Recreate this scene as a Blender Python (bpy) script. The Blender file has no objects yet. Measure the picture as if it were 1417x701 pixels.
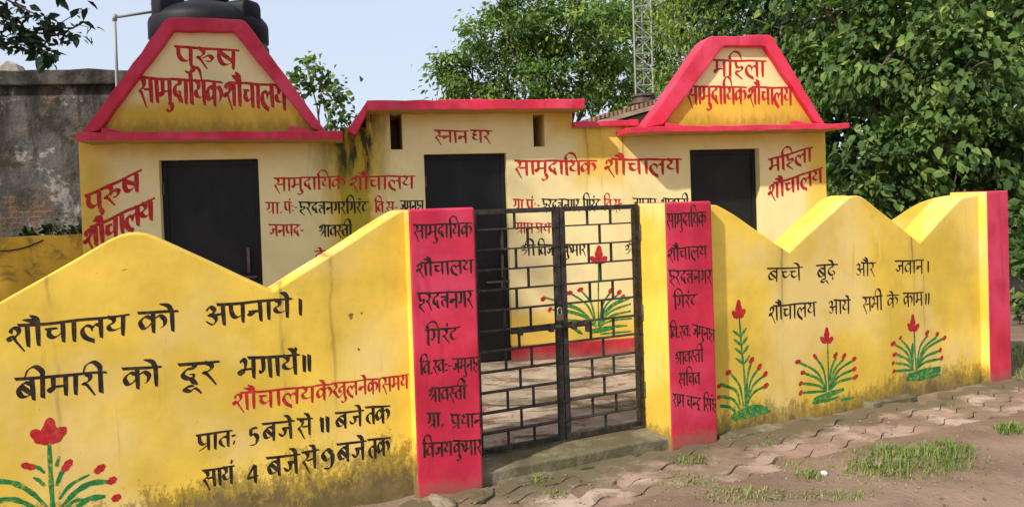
import bpy, bmesh, math, random
import numpy as np
from mathutils import Vector, Matrix
random.seed(7)
rng = np.random.default_rng(7)
R = math.radians
SC = bpy.context.scene
COL = SC.collection

# ------------------------------------------------------------------ camera
F_PX = 1030.0; PX0 = 708.5; PY0 = 304.0; PITCH = R(1.1); ROLL = R(1.86)
EYE = Vector((0, 0, 1.5))
FWD = Vector((0, math.cos(PITCH), -math.sin(PITCH)))
_R0 = Vector((1, 0, 0)); _U0 = _R0.cross(FWD)
RGT = _R0 * math.cos(ROLL) - _U0 * math.sin(ROLL)
UPV = _R0 * math.sin(ROLL) + _U0 * math.cos(ROLL)
cam_d = bpy.data.cameras.new('camera'); cam = bpy.data.objects.new('camera', cam_d); COL.objects.link(cam)
m = Matrix((RGT, UPV, -FWD)).transposed().to_4x4(); m.translation = EYE
cam.matrix_world = m
cam_d.sensor_width = 36; cam_d.lens = F_PX / 1417 * 36
cam_d.shift_y = -(350.5 - PY0) / 1417
cam_d.clip_start = 0.05; cam_d.clip_end = 2000
SC.camera = cam

# ------------------------------------------------------------------ sky, sun, exposure
LIGHT = Vector((.42, .443, -.52)).normalized()          # the way the sunlight travels
W = bpy.data.worlds.new('World'); SC.world = W; W.use_nodes = True
wn = W.node_tree.nodes; wl = W.node_tree.links
sky = wn.new('ShaderNodeTexSky'); sky.sky_type = 'NISHITA'; sky.sun_disc = False
sky.sun_elevation = math.asin(-LIGHT.z)
sky.sun_rotation = math.atan2(-LIGHT.x, -LIGHT.y)
sky.air_density = 1.0; sky.dust_density = 2.0; sky.ozone_density = 1.5
# thin bright haze of a humid morning laid evenly over the clear sky
hz = wn.new('ShaderNodeMix'); hz.data_type = 'RGBA'; hz.inputs[0].default_value = .80
wl.new(sky.outputs[0], hz.inputs[6]); hz.inputs[7].default_value = (2.9, 3.15, 3.7, 1)
wl.new(hz.outputs[2], wn['Background'].inputs[0]); wn['Background'].inputs[1].default_value = 0.15
sd = bpy.data.lights.new('sun', 'SUN'); sd.energy = 3.1; sd.angle = R(1.6); sd.color = (1, .93, .80)
so = bpy.data.objects.new('sun', sd); COL.objects.link(so); so.location = (-6, -6, 9)
so.rotation_euler = LIGHT.to_track_quat('-Z', 'Y').to_euler()
SC.view_settings.view_transform = 'Standard'; SC.view_settings.look = 'None'
SC.view_settings.gamma = 1; SC.view_settings.use_curve_mapping = False
SC.view_settings.exposure = 0.72

# ------------------------------------------------------------------ geometry helpers
def ray(px, py):
    return (FWD + RGT * ((px - PX0) / F_PX) - UPV * ((py - PY0) / F_PX)).normalized()

class Frame:
    """A vertical plane: u along it, z up, w out of it towards the street."""
    def __init__(s, x, y, deg):
        a = R(deg); s.o = Vector((x, y, 0)); s.e = Vector((math.cos(a), math.sin(a), 0)); s.n = Vector((math.sin(a), -math.cos(a), 0))
    def pt(s, u, z, w=0.0):
        return s.o + s.e * u + s.n * w + Vector((0, 0, z))
    def uv(s, px, py, w=0.0):
        d = ray(px, py); o = s.o + s.n * w
        t = (o - EYE).dot(s.n) / d.dot(s.n); p = EYE + d * t
        return ((p - s.o).dot(s.e), p.z)

def at(px, py, Y):
    d = ray(px, py); return EYE + d * ((Y - EYE.y) / d.y)
def on_ground(px, py, z=0.0):
    d = ray(px, py); return EYE + d * ((z - EYE.z) / d.z)

class MB:
    def __init__(s): s.v = []; s.f = []; s.m = []
    def quad(s, pts, mi=0):
        b = len(s.v); s.v += [tuple(p) for p in pts]; s.f.append(tuple(range(b, b + len(pts)))); s.m.append(mi)
    def prism(s, fr, poly, w0, w1, front=0, side=0, top=None):
        """poly in (u,z), counter-clockwise seen from the street; w1 is the front"""
        n = len(poly); b = len(s.v)
        s.v += [tuple(fr.pt(u, z, w1)) for u, z in poly] + [tuple(fr.pt(u, z, w0)) for u, z in poly]
        s.f.append(tuple(range(b, b + n))); s.m.append(front)
        s.f.append(tuple(range(b + 2 * n - 1, b + n - 1, -1))); s.m.append(side)
        for i in range(n):
            j = (i + 1) % n
            s.f.append((b + i, b + n + i, b + n + j, b + j))
            du = poly[j][0] - poly[i][0]
            s.m.append(top if (top is not None and du < -1e-4) else side)
    def box(s, fr, u0, u1, z0, z1, w0, w1, front=0, side=0, top=None):
        s.prism(fr, [(u0, z0), (u1, z0), (u1, z1), (u0, z1)], w0, w1, front, side, top)
    def tube(s, pts, rad, n=8, mi=0, cap=True):
        pts = [Vector(p) for p in pts]; k = len(pts)
        rs = rad if isinstance(rad, (list, tuple)) else [rad] * k
        b = len(s.v); ref = None
        for i, p in enumerate(pts):
            t = (pts[min(i + 1, k - 1)] - pts[max(i - 1, 0)]).normalized()
            if ref is None:
                ref = t.orthogonal().normalized()
            x = (ref - t * ref.dot(t)).normalized(); ref = x; y = t.cross(x)
            for j in range(n):
                a = 2 * math.pi * j / n
                s.v.append(tuple(p + (x * math.cos(a) + y * math.sin(a)) * rs[i]))
        for i in range(k - 1):
            for j in range(n):
                j2 = (j + 1) % n
                s.f.append((b + i * n + j, b + i * n + j2, b + (i + 1) * n + j2, b + (i + 1) * n + j)); s.m.append(mi)
        if cap:
            s.f.append(tuple(range(b + n - 1, b - 1, -1))); s.m.append(mi)
            s.f.append(tuple(range(b + (k - 1) * n, b + k * n))); s.m.append(mi)
    def lathe(s, c, prof, n=40, mi=0):
        b = len(s.v)
        for r, z in prof:
            for j in range(n):
                a = 2 * math.pi * j / n
                s.v.append((c[0] + r * math.cos(a), c[1] + r * math.sin(a), c[2] + z))
        for i in range(len(prof) - 1):
            for j in range(n):
                j2 = (j + 1) % n
                s.f.append((b + i * n + j, b + i * n + j2, b + (i + 1) * n + j2, b + (i + 1) * n + j)); s.m.append(mi)
    def build(s, name, mats, parent=None, bevel=0, smooth=False, recalc=True, seg=2):
        me = bpy.data.meshes.new(name)
        off = parent_loc(parent)
        v = np.array(s.v, dtype=float) - np.array(off)
        me.from_pydata(v.tolist(), [], s.f); 
        for mt in (mats if isinstance(mats, (list, tuple)) else [mats]): me.materials.append(mt)
        me.polygons.foreach_set('material_index', s.m)
        if recalc:
            bm = bmesh.new(); bm.from_mesh(me); bmesh.ops.remove_doubles(bm, verts=bm.verts, dist=1e-5)
            bmesh.ops.recalc_face_normals(bm, faces=bm.faces); bm.to_mesh(me); bm.free()
        if smooth: me.polygons.foreach_set('use_smooth', [True] * len(me.polygons))
        o = bpy.data.objects.new(name, me); COL.objects.link(o)
        if parent: o.parent = parent
        if bevel:
            md = o.modifiers.new('bevel', 'BEVEL'); md.width = bevel; md.segments = seg; md.limit_method = 'ANGLE'; md.angle_limit = R(35)
        return o
def parent_loc(p):
    l = Vector((0, 0, 0))
    while p is not None: l += p.location; p = p.parent
    return l
def tag(o, label=None, cat=None, group=None, kind=None):
    if label: o['label'] = label
    if cat: o['category'] = cat
    if group: o['group'] = group
    if kind: o['kind'] = kind
    return o
def thing(name, loc, label, cat, group=None):
    o = bpy.data.objects.new(name, None); COL.objects.link(o); o.location = loc; o.empty_display_size = .2
    return tag(o, label, cat, group)
def join_cut(o, cutters):
    """cut boxes out of o (boolean, baked into the mesh)"""
    for c in cutters:
        md = o.modifiers.new('cut', 'BOOLEAN'); md.operation = 'DIFFERENCE'; md.object = c; md.solver = 'EXACT'
    bpy.context.view_layer.update()
    dg = bpy.context.evaluated_depsgraph_get()
    me = bpy.data.meshes.new_from_object(o.evaluated_get(dg)); o.modifiers.clear(); old = o.data; o.data = me
    bpy.data.meshes.remove(old)
    for c in cutters: bpy.data.objects.remove(c)

# ------------------------------------------------------------------ materials
class NT:
    def __init__(s, name):
        s.mat = bpy.data.materials.new(name); s.mat.use_nodes = True
        s.t = s.mat.node_tree; s.n = s.t.nodes; s.b = s.n['Principled BSDF']; s.out = s.n['Material Output']
        s.geo = None
    def new(s, kind, **kw):
        x = s.n.new(kind)
        for k, v in kw.items(): setattr(x, k, v)
        return x
    def put(s, sock, val):
        if isinstance(val, bpy.types.NodeSocket): s.t.links.new(val, sock)
        elif isinstance(val, (tuple, list)) and len(val) == 3 and len(sock.default_value) == 4: sock.default_value = (*val, 1)
        else: sock.default_value = val
    def pos(s):
        if s.geo is None: s.geo = s.new('ShaderNodeNewGeometry')
        return s.geo.outputs['Position']
    def z(s):
        x = s.new('ShaderNodeSeparateXYZ'); s.put(x.inputs[0], s.pos()); return x.outputs[2]
    def along(s, fr):
        a = s.new('ShaderNodeVectorMath', operation='SUBTRACT'); s.put(a.inputs[0], s.pos()); a.inputs[1].default_value = fr.o
        d = s.new('ShaderNodeVectorMath', operation='DOT_PRODUCT'); s.put(d.inputs[0], a.outputs[0]); d.inputs[1].default_value = fr.e
        return d.outputs['Value']
    def math(s, op, a, b=0.0, c=None, clamp=False):
        x = s.new('ShaderNodeMath', operation=op, use_clamp=clamp); s.put(x.inputs[0], a); s.put(x.inputs[1], b)
        if c is not None: s.put(x.inputs[2], c)
        return x.outputs[0]
    def ramp(s, v, lo, hi, a=0.0, b=1.0):
        x = s.new('ShaderNodeMapRange', interpolation_type='SMOOTHSTEP'); s.put(x.inputs[0], v)
        x.inputs[1].default_value = lo; x.inputs[2].default_value = hi; x.inputs[3].default_value = a; x.inputs[4].default_value = b
        return x.outputs[0]
    def noise(s, scale=5, detail=5, rough=.6, stretch=(1, 1, 1), off=(0, 0, 0), dist=0.0):
        mp = s.new('ShaderNodeMapping'); s.put(mp.inputs[0], s.pos()); mp.inputs['Scale'].default_value = stretch; mp.inputs['Location'].default_value = off
        x = s.new('ShaderNodeTexNoise'); s.put(x.inputs['Vector'], mp.outputs[0]); x.inputs['Scale'].default_value = scale
        x.inputs['Detail'].default_value = detail; x.inputs['Roughness'].default_value = rough; x.inputs['Distortion'].default_value = dist
        return x.outputs[0]
    def mix(s, fac, a, b, kind='MIX'):
        x = s.new('ShaderNodeMix', data_type='RGBA', blend_type=kind); s.put(x.inputs[0], fac); s.put(x.inputs[6], a); s.put(x.inputs[7], b)
        return x.outputs[2]
    def bump(s, h, strength=.3, dist=.01):
        x = s.new('ShaderNodeBump'); s.put(x.inputs['Height'], h); x.inputs['Strength'].default_value = strength; x.inputs['Distance'].default_value = dist
        s.put(s.b.inputs['Normal'], x.outputs[0])
    def done(s, col, rough=.7, spec=.3):
        s.put(s.b.inputs['Base Color'], col); s.put(s.b.inputs['Roughness'], rough); s.put(s.b.inputs['Specular IOR Level'], spec)
        return s.mat

YEL = (.80, .535, .066); CRM = (.80, .66, .33); RED = (.61, .018, .055)
MOSS = (.20, .135, .022); DIRT = (.15, .108, .055); SOOT = (.035, .03, .02)

def mottled(t, c, amt=.16, scale=2.2):
    d = tuple(x * (1 - amt) for x in c); l = tuple(min(1, x * (1 + amt * .45) + .01) for x in c)
    col = t.mix(t.ramp(t.noise(scale, 6, .62), .35, .68), d, l)
    f = t.math('MULTIPLY', t.ramp(t.noise(14, 5, .7, off=(3, 1, 7)), .56, .75), .3)
    return t.mix(f, col, tuple(x * .78 for x in c))
def plaster_bump(t, k=.35):
    h = t.math('ADD', t.math('MULTIPLY', t.noise(3.5, 5, .5, dist=.4), 1.0), t.math('MULTIPLY', t.noise(48, 3, .55), .10))
    t.bump(h, k * .7, .014)
def streaks(t, fr, us, wid, ztop, zlen, seed=0):
    """narrow run-off stains below given places along a wall"""
    u = t.math('ADD', t.along(fr), t.math('MULTIPLY', t.math('SUBTRACT', t.noise(3, 3, .5, off=(seed, 0, 0)), .5), .09))
    tot = None; z = t.z()
    for c in us:
        d = t.math('ABSOLUTE', t.math('SUBTRACT', u, c))
        f = t.math('MAXIMUM', t.ramp(d, wid * .1, wid * .45, 1, 0), t.math('MULTIPLY', t.ramp(d, 0, wid * 2.2, 1, 0), .35))
        tot = f if tot is None else t.math('MAXIMUM', tot, f)
    v = t.ramp(z, ztop - zlen, ztop, 0, 1)
    brk = t.ramp(t.noise(5, 6, .7, stretch=(1, 1, .35), off=(seed, 3, 1)), .30, .58)
    return t.math('MULTIPLY', t.math('MULTIPLY', tot, v), brk)
def base_grime(t, col, z0, amp, strength=1.0, c=None):
    """splashed mud and moss with a ragged upper edge"""
    z = t.z()
    n1 = t.noise(2.2, 7, .7, stretch=(1, 1, .7)); n2 = t.noise(30, 7, .85, stretch=(1, 1, .55), off=(9, 2, 0))
    lvl = t.math('ADD', t.math('MULTIPLY', t.math('SUBTRACT', n1, .42), amp * 4.5), t.math('MULTIPLY', t.math('SUBTRACT', n2, .5), amp * 4.2))
    d = t.math('SUBTRACT', t.math('ADD', lvl, z0), z)
    f1 = t.math('MULTIPLY', t.ramp(d, -.02, .07), .72 * strength)
    f2 = t.math('MULTIPLY', t.ramp(d, .08, .18), .8 * strength)
    col = t.mix(f1, col, c or MOSS)
    dirt = t.mix(t.ramp(t.noise(7, 7, .75, off=(2, 8, 4)), .38, .64), tuple(x * .62 for x in DIRT), tuple(x * 1.35 for x in DIRT))
    return t.mix(f2, col, dirt)

# ------------------------------------------------------------------ brush lettering
def cat(pts, k=6):
    if len(pts) < 3: 
        (x0, y0), (x1, y1) = pts
        return [(x0 + (x1 - x0) * i / 4, y0 + (y1 - y0) * i / 4) for i in range(5)]
    P = [pts[0]] + list(pts) + [pts[-1]]; out = []
    for i in range(1, len(P) - 2):
        p0, p1, p2, p3 = P[i - 1], P[i], P[i + 1], P[i + 2]
        for j in range(k):
            t = j / k; t2 = t * t; t3 = t2 * t
            out.append(tuple(.5 * (2 * p1[c] + (p2[c] - p0[c]) * t + (2 * p0[c] - 5 * p1[c] + 4 * p2[c] - p3[c]) * t2 + (3 * p1[c] - p0[c] - 3 * p2[c] + p3[c]) * t3) for c in (0, 1)))
    out.append(tuple(pts[-1])); return out

RA = [(.16, 1), (.32, .88), (.33, .7), (.2, .56), (.08, .52), (.2, .42), (.48, -.1)]
VA = [(.56, .72), (.3, .8), (.07, .56), (.14, .25), (.36, .22), (.56, .46)]
AA = [(.1, .8), (.24, .95), (.4, .83), (.34, .64), (.2, .57), (.38, .52), (.45, .3), (.3, .1), (.06, .28)]
G = {  # advance, stem x, where the headline starts (None: no headline), strokes
 'p': (.78, .6, 0, [[(.13, 1), (.13, .6), (.25, .34), (.44, .32), (.6, .44)], [(.6, 1), (.6, 0)]]),
 'pr': (.82, .62, 0, [[(.13, 1), (.14, .66), (.24, .46), (.42, .42), (.62, .5)], [(.62, 1), (.62, 0)], [(.62, .36), (.38, .2), (.05, .02)]]),
 'S': (.86, .68, 0, [[(.12, 1), (.12, .56), (.25, .28), (.46, .27), (.68, .42)], [(.68, 1), (.68, 0)], [(.16, .84), (.62, .42)]]),
 'r': (.55, .33, 0, [RA]),
 'ru': (.86, .33, 0, [RA, [(.28, .48), (.5, .64), (.68, .52), (.58, .34), (.4, .36)]]),
 's': (.92, .72, 0, [[(.16, 1), (.3, .88), (.3, .7), (.18, .58), (.06, .48), (.15, .32), (.4, -.2)], [(.26, .52), (.72, .56)], [(.72, 1), (.72, 0)]]),
 's/': (.52, .4, 0, [[(.16, 1), (.3, .88), (.3, .7), (.18, .58), (.06, .48), (.15, .32), (.42, -.2)], [(.26, .52), (.56, .54)]]),
 'aa': (.36, .18, 0, [[(.18, 1), (.18, 0)]]),
 'm': (.84, .64, 0, [[(.2, 1), (.2, .42)], [(.24, .46), (.14, .3), (.05, .4), (.2, .48), (.64, .5)], [(.64, 1), (.64, 0)]]),
 'd': (.66, .4, 0, [[(.44, 1), (.44, .82), (.22, .76), (.1, .55), (.2, .36), (.4, .36), (.42, .5), (.28, .52)], [(.34, .4), (.42, .22), (.56, .04)]]),
 'dr': (.7, .4, 0, [[(.44, 1), (.44, .82), (.22, .76), (.1, .55), (.2, .38), (.4, .38), (.42, .5)], [(.34, .38), (.3, .1), (.5, -.1)], [(.34, .22), (.12, .0)]]),
 'y': (.8, .62, 0, [[(.1, 1), (.28, .9), (.27, .7), (.12, .6), (.14, .4), (.36, .32), (.62, .46)], [(.62, 1), (.62, 0)]]),
 'gh': (.8, .62, 0, [[(.12, 1), (.28, .92), (.14, .74), (.3, .62), (.13, .54), (.16, .36), (.38, .28), (.62, .42)], [(.62, 1), (.62, 0)]]),
 'dh': (.84, .64, .5, [[(.12, .84), (.28, .96), (.3, .74), (.14, .6), (.16, .38), (.38, .3), (.64, .44)], [(.64, 1), (.64, 0)]]),
 'i': (.34, .16, 0, [[(.16, 0), (.16, 1), (.14, 1.3), (.38, 1.56), (.7, 1.46), (.86, 1.02)]]),
 'ii': (.36, .18, 0, [[(.18, 0), (.18, 1), (.16, 1.3), (-.06, 1.52), (-.34, 1.4), (-.46, 1.02)]]),
 'k': (1.0, .5, 0, [[(.5, 1), (.5, 0)], [(.5, .68), (.24, .8), (.05, .56), (.14, .28), (.32, .34), (.5, .6)], [(.5, .64), (.74, .8), (.93, .6), (.87, .34), (.74, .22)]]),
 'sh': (.84, .66, .42, [[(.1, .72), (.18, .94), (.36, .9), (.38, .7), (.24, .5), (.1, .4), (.06, .54), (.2, .54), (.28, .32), (.52, -.18)], [(.66, 1), (.66, 0)]]),
 'ch': (.84, .64, 0, [[(.06, .72), (.46, .72)], [(.2, .7), (.16, .46), (.3, .3), (.48, .34), (.64, .54)], [(.64, 1), (.64, 0)]]),
 'ch/': (.56, .4, 0, [[(.06, .72), (.46, .72)], [(.2, .7), (.16, .46), (.3, .3), (.48, .38), (.6, .54)]]),
 'l': (.92, .74, 0, [[(.5, -.1), (.2, .1), (.08, .42), (.2, .68), (.38, .62), (.42, .38)], [(.42, .52), (.56, .68), (.74, .6)], [(.74, 1), (.74, 0)]]),
 'g': (.72, .54, 0, [[(.24, 1), (.24, .46), (.14, .3), (.04, .42)], [(.54, 1), (.54, 0)]]),
 'gr': (.76, .58, 0, [[(.24, 1), (.24, .54), (.14, .4), (.04, .5)], [(.58, 1), (.58, 0)], [(.58, .34), (.36, .2), (.1, .04)]]),
 'h': (.68, .36, 0, [[(.16, 1), (.15, .68)], [(.14, .7), (.28, .58), (.48, .62), (.5, .46), (.34, .36), (.16, .34), (.16, .2), (.32, .06), (.54, -.14)]]),
 't': (.72, .54, 0, [[(.54, .62), (.28, .66), (.1, .48), (.14, .24), (.34, .04)], [(.54, 1), (.54, 0)]]),
 'tt': (.8, .6, 0, [[(.06, .72), (.6, .72)], [(.6, .48), (.3, .54), (.14, .36), (.3, .06)], [(.6, 1), (.6, 0)]]),
 'n': (.74, .56, 0, [[(.06, .54), (.56, .54)], [(.3, .54), (.22, .38), (.08, .44), (.16, .54)], [(.56, 1), (.56, 0)]]),
 'n/': (.46, .3, 0, [[(.04, .54), (.46, .54)], [(.28, .54), (.2, .38), (.07, .44), (.14, .54)]]),
 'T': (.64, .34, 0, [[(.34, 1), (.34, .82), (.14, .72), (.08, .44), (.24, .22), (.5, .3)]]),
 'Dh': (.68, .36, 0, [[(.36, 1), (.36, .84), (.14, .74), (.08, .46), (.26, .26), (.48, .36), (.4, .54), (.26, .48)], [(.3, .06), (.38, -.02)]]),
 'v': (.74, .56, 0, [VA, [(.56, 1), (.56, 0)]]),
 'v/': (.5, .4, 0, [VA]),
 'b': (.76, .56, 0, [VA, [(.56, 1), (.56, 0)], [(.15, .7), (.5, .3)]]),
 'j': (.9, .7, 0, [[(.7, .62), (.28, .66)], [(.36, .66), (.42, .46), (.34, .26), (.18, .26), (.06, .42)], [(.7, 1), (.7, 0)]]),
 'shr': (.84, .66, .4, [[(.08, .76), (.2, .94), (.34, .84), (.28, .62), (.1, .52), (.3, .54), (.66, .56)], [(.66, 1), (.66, 0)], [(.5, .5), (.34, .26), (.12, .1)]]),
 'kh': (1.12, .92, 0, [[(.14, 1), (.3, .88), (.3, .7), (.16, .56), (.08, .48), (.2, .34), (.44, .02), (.7, .2), (.92, .36)], [(.92, .7), (.7, .74), (.52, .56), (.62, .36), (.92, .52)], [(.92, 1), (.92, 0)]]),
 'a': (.98, .78, .58, [AA, [(.36, .54), (.78, .58)], [(.78, 1), (.78, 0)]]),
 'bh': (.84, .66, .46, [[(.07, .84), (.2, .98), (.3, .82), (.27, .42)], [(.27, .44), (.16, .26), (.04, .36), (.15, .48), (.66, .48)], [(.66, 1), (.66, 0)]]),
 'o': (.36, .18, 0, [[(.18, 1), (.18, 0)], [(.18, 1), (.06, 1.28), (-.24, 1.4)]]),
 'au': (.36, .18, 0, [[(.18, 1), (.18, 0)], [(.18, 1), (.12, 1.28), (-.1, 1.46)], [(.16, 1.0), (-.04, 1.22), (-.32, 1.3)]]),
 '|': (.36, .18, None, [[(.18, .95), (.14, .05)]]),
 '||': (.5, .18, None, [[(.14, .95), (.12, .05)], [(.36, .97), (.33, .06)]]),
 ':': (.3, .1, None, [[(.1, .68), (.17, .6)], [(.1, .24), (.17, .16)]]),
 '.': (.3, .1, None, [[(.1, .12), (.18, .04)]]),
 '-': (.46, .2, None, [[(.06, .5), (.38, .52)]]),
 ' ': (.4, .2, None, []), ',': (.14, .1, None, []),
 '5': (.72, .3, None, [[(.58, 1), (.2, .96)], [(.2, .96), (.14, .56)], [(.14, .56), (.4, .62), (.58, .4), (.44, .08), (.08, .04)]]),
 '4': (.86, .3, None, [[(.5, 1), (.06, .36)], [(.04, .34), (.74, .38)], [(.56, 1), (.56, 0)]]),
 '1': (.38, .2, None, [[(.04, .8), (.2, .98)], [(.2, 1), (.2, 0)]]),
 '9': (.78, .3, None, [[(.62, .76), (.36, 1.02), (.1, .76), (.3, .48), (.62, .66)], [(.62, .8), (.62, .4), (.46, .05), (.1, .08)]]),
}
MARK = {  # marks hung on the stem of the letter before
 'u': [[(.0, .04), (.1, -.1), (.06, -.28), (-.12, -.34), (-.26, -.24)]],
 'uu': [[(.02, .02), (-.2, -.04), (-.28, -.16), (-.1, -.22), (.06, -.14), (.26, -.4)]],
 'e': [[(.02, 1), (-.08, 1.26), (-.32, 1.36)]],
 'n.': [[(.0, 1.3), (.1, 1.2)]],
 'n..': [[(.2, 1.36), (.3, 1.26)]],
}
PAINT_LAYER = [0]
class Paint:
    """strokes of paint lying on a plane; one mesh"""
    def __init__(s, fr, w): s.fr = fr; s.w = w; s.mb = MB(); s.k = 0
    def ribbon(s, L, Rr):
        s.k += 1; w = s.w + .0003 + .00002 * (s.k % 24)
        b = len(s.mb.v)
        for a, c in zip(L, Rr): s.mb.v.append(tuple(s.fr.pt(*a, w))); s.mb.v.append(tuple(s.fr.pt(*c, w)))
        for i in range(len(L) - 1):
            s.mb.f.append((b + 2 * i, b + 2 * i + 1, b + 2 * i + 3, b + 2 * i + 2)); s.mb.m.append(0)
    def text(s, toks, p0, p1, hpx, wt=1.0, lean=0.0):
        """p0, p1: ends of the headline, hpx: letter height (all as measured on the photograph)"""
        fr = s.fr; toks = toks.split('_') if '_' in toks else toks.split(' ')
        a = Vector(fr.uv(*p0, s.w)); c = Vector(fr.uv(*p1, s.w)); mid = ((p0[0] + p1[0]) / 2, (p0[1] + p1[1]) / 2)
        h = fr.uv(*mid, s.w)[1] - fr.uv(mid[0], mid[1] + hpx, s.w)[1]
        x = 0; items = []; heads = []; stem = 0; hx = None
        for t in toks:
            if t in MARK:
                for st in MARK[t]: items.append([(q[0] + stem, q[1]) for q in st])
                continue
            if t == '': t = ' '
            adv, sx, hs, sts = G[t]
            jy = random.uniform(-.05, .03); js = random.uniform(-.05, .05)
            for st in sts: items.append([(q[0] + x + js * (q[1] - 1) * .6, q[1] + jy * (1 - min(1, q[1]))) for q in st])
            stem = x + sx
            if hs is not None:
                h0, h1 = x + hs, x + adv
                if heads and abs(heads[-1][1] - h0) < .02: heads[-1][1] = h1
                else: heads.append([h0, h1])
            x += adv
        Wd = x; e1 = (c - a) / Wd; e2 = Vector((lean * h, h))
        for h0, h1 in heads:
            n = max(3, int((h1 - h0) / .5)); items.append([(h0 - .05 + (h1 - h0 + .12) * i / n, 1 + .016 * math.sin(i * 1.7 + h0 * 3) + (.03 if i == 0 else 0)) for i in range(n + 1)])
        A = .122 * wt; B = .036 * wt ** .5; phi = R(34); cx, sx_ = math.cos(phi), math.sin(phi)
        asp = (e1.length) / h                       # narrow letters keep their pen width
        for st in items:
            st = [(q[0] + random.uniform(-.012, .012), q[1] + random.uniform(-.014, .014)) for q in st]
            P = cat(st, 5); L = []; Rr = []; n = len(P)
            for i, q in enumerate(P):
                d0 = P[max(i - 1, 0)]; d1 = P[min(i + 1, n - 1)]
                tx, ty = (d1[0] - d0[0]) * asp, d1[1] - d0[1]; ln = math.hypot(tx, ty) or 1; nx, ny = -ty / ln, tx / ln
                f = nx * cx + ny * sx_; g = -nx * sx_ + ny * cx
                hw = math.sqrt((A * f) ** 2 + (B * g) ** 2)
                e = i / (n - 1); hw *= 1 - (.3 if len(st) < 3 or abs(st[0][1] - st[-1][1]) < .1 else .72) * max(0, e - .62) / .38
                o = a + e1 * q[0] + e2 * (q[1] - 1)
                k = min(1, .55 + .45 * min(1, asp * 1.25))
                dd = Vector((nx * h * k, ny * h * k)) * hw
                # slanted pen ends
                sl = Vector((tx / ln * h, ty / ln * h)) * (hw * .5 * (1 if i == 0 or i == n - 1 else 0)) * (1 if f * g < 0 else -1)
                L.append(o + dd + sl); Rr.append(o - dd - sl)
            s.ribbon(L, Rr)
    def stroke(s, pts, w0, w1=None, wm=None):
        """free brush stroke traced in photo pixels, widths in pixels (start, end, middle)"""
        w1 = w0 if w1 is None else w1; wm = (w0 + w1) / 2 if wm is None else wm
        P = cat([s.fr.uv(*p, s.w) for p in pts], 6); n = len(P); L = []; Rr = []
        q = pts[len(pts) // 2]; sc = abs(s.fr.uv(q[0], q[1] - 5, s.w)[1] - s.fr.uv(q[0], q[1] + 5, s.w)[1]) / 10
        for i, p in enumerate(P):
            d0 = P[max(i - 1, 0)]; d1 = P[min(i + 1, n - 1)]; tx, ty = d1[0] - d0[0], d1[1] - d0[1]; ln = math.hypot(tx, ty) or 1
            e = i / (n - 1); wd = (w0 * (1 - e) + w1 * e + (wm - (w0 + w1) / 2) * 4 * e * (1 - e)) * sc * .5
            wd *= 1 + .12 * math.sin(i * 1.3 + s.k)
            nx, ny = -ty / ln * wd, tx / ln * wd
            L.append((p[0] + nx, p[1] + ny)); Rr.append((p[0] - nx, p[1] - ny))
        s.ribbon(L, Rr)
    def petal(s, a, b, wd): s.stroke([a, ((a[0] + b[0]) / 2, (a[1] + b[1]) / 2), b], wd * .25, wd * .12, wd)
    def bud(s, c, ang, ln=11, wd=8):
        dx, dy = math.cos(R(ang)) * ln / 2, -math.sin(R(ang)) * ln / 2
        s.stroke([(c[0] - dx, c[1] - dy), c, (c[0] + dx, c[1] + dy)], wd * .45, wd * .35, wd)
    def build(s, name, mat, parent, label=None):
        o = s.mb.build(name, mat, parent, recalc=False)
        if label: o['label'] = label
        return o

def paint_mat(name, c, wear=.35, under=None):
    t = NT(name); col = t.mix(t.ramp(t.noise(18, 5, .65), .3, .7), tuple(x * .75 for x in c), tuple(x * 1.12 for x in c))
    if under: col = t.mix(t.math('MULTIPLY', t.ramp(t.noise(34, 6, .8), .48, .66), wear), col, under)
    return t.done(col, .65, .2)
INK = paint_mat('black_lettering_paint', (.022, .016, .014), .35, (.17, .11, .035)); REDINK = paint_mat('red_lettering_paint', (.46, .016, .024), .3, (.62, .24, .09))
GREEN = paint_mat('green_flower_paint', (.014, .19, .05), .75, (.45, .40, .07)); PETAL = paint_mat('red_flower_paint', (.44, .016, .025), .3, (.6, .2, .06))
#==SECTION2==
# ------------------------------------------------------------------ the planes of the place
LF = Frame(-.50, 3.91, 25.0)          # front wall; w = 0 is the face of the gate pillars
FA = Frame(0, 7.04, 11.6)             # face of the toilet building
WF, WB = -.07, -.31                   # front and back of the boundary wall in LF
lu = lambda px, py, w=0: LF.uv(px, py, w)
fu = lambda px, py, w=0: FA.uv(px, py, w)

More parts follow.
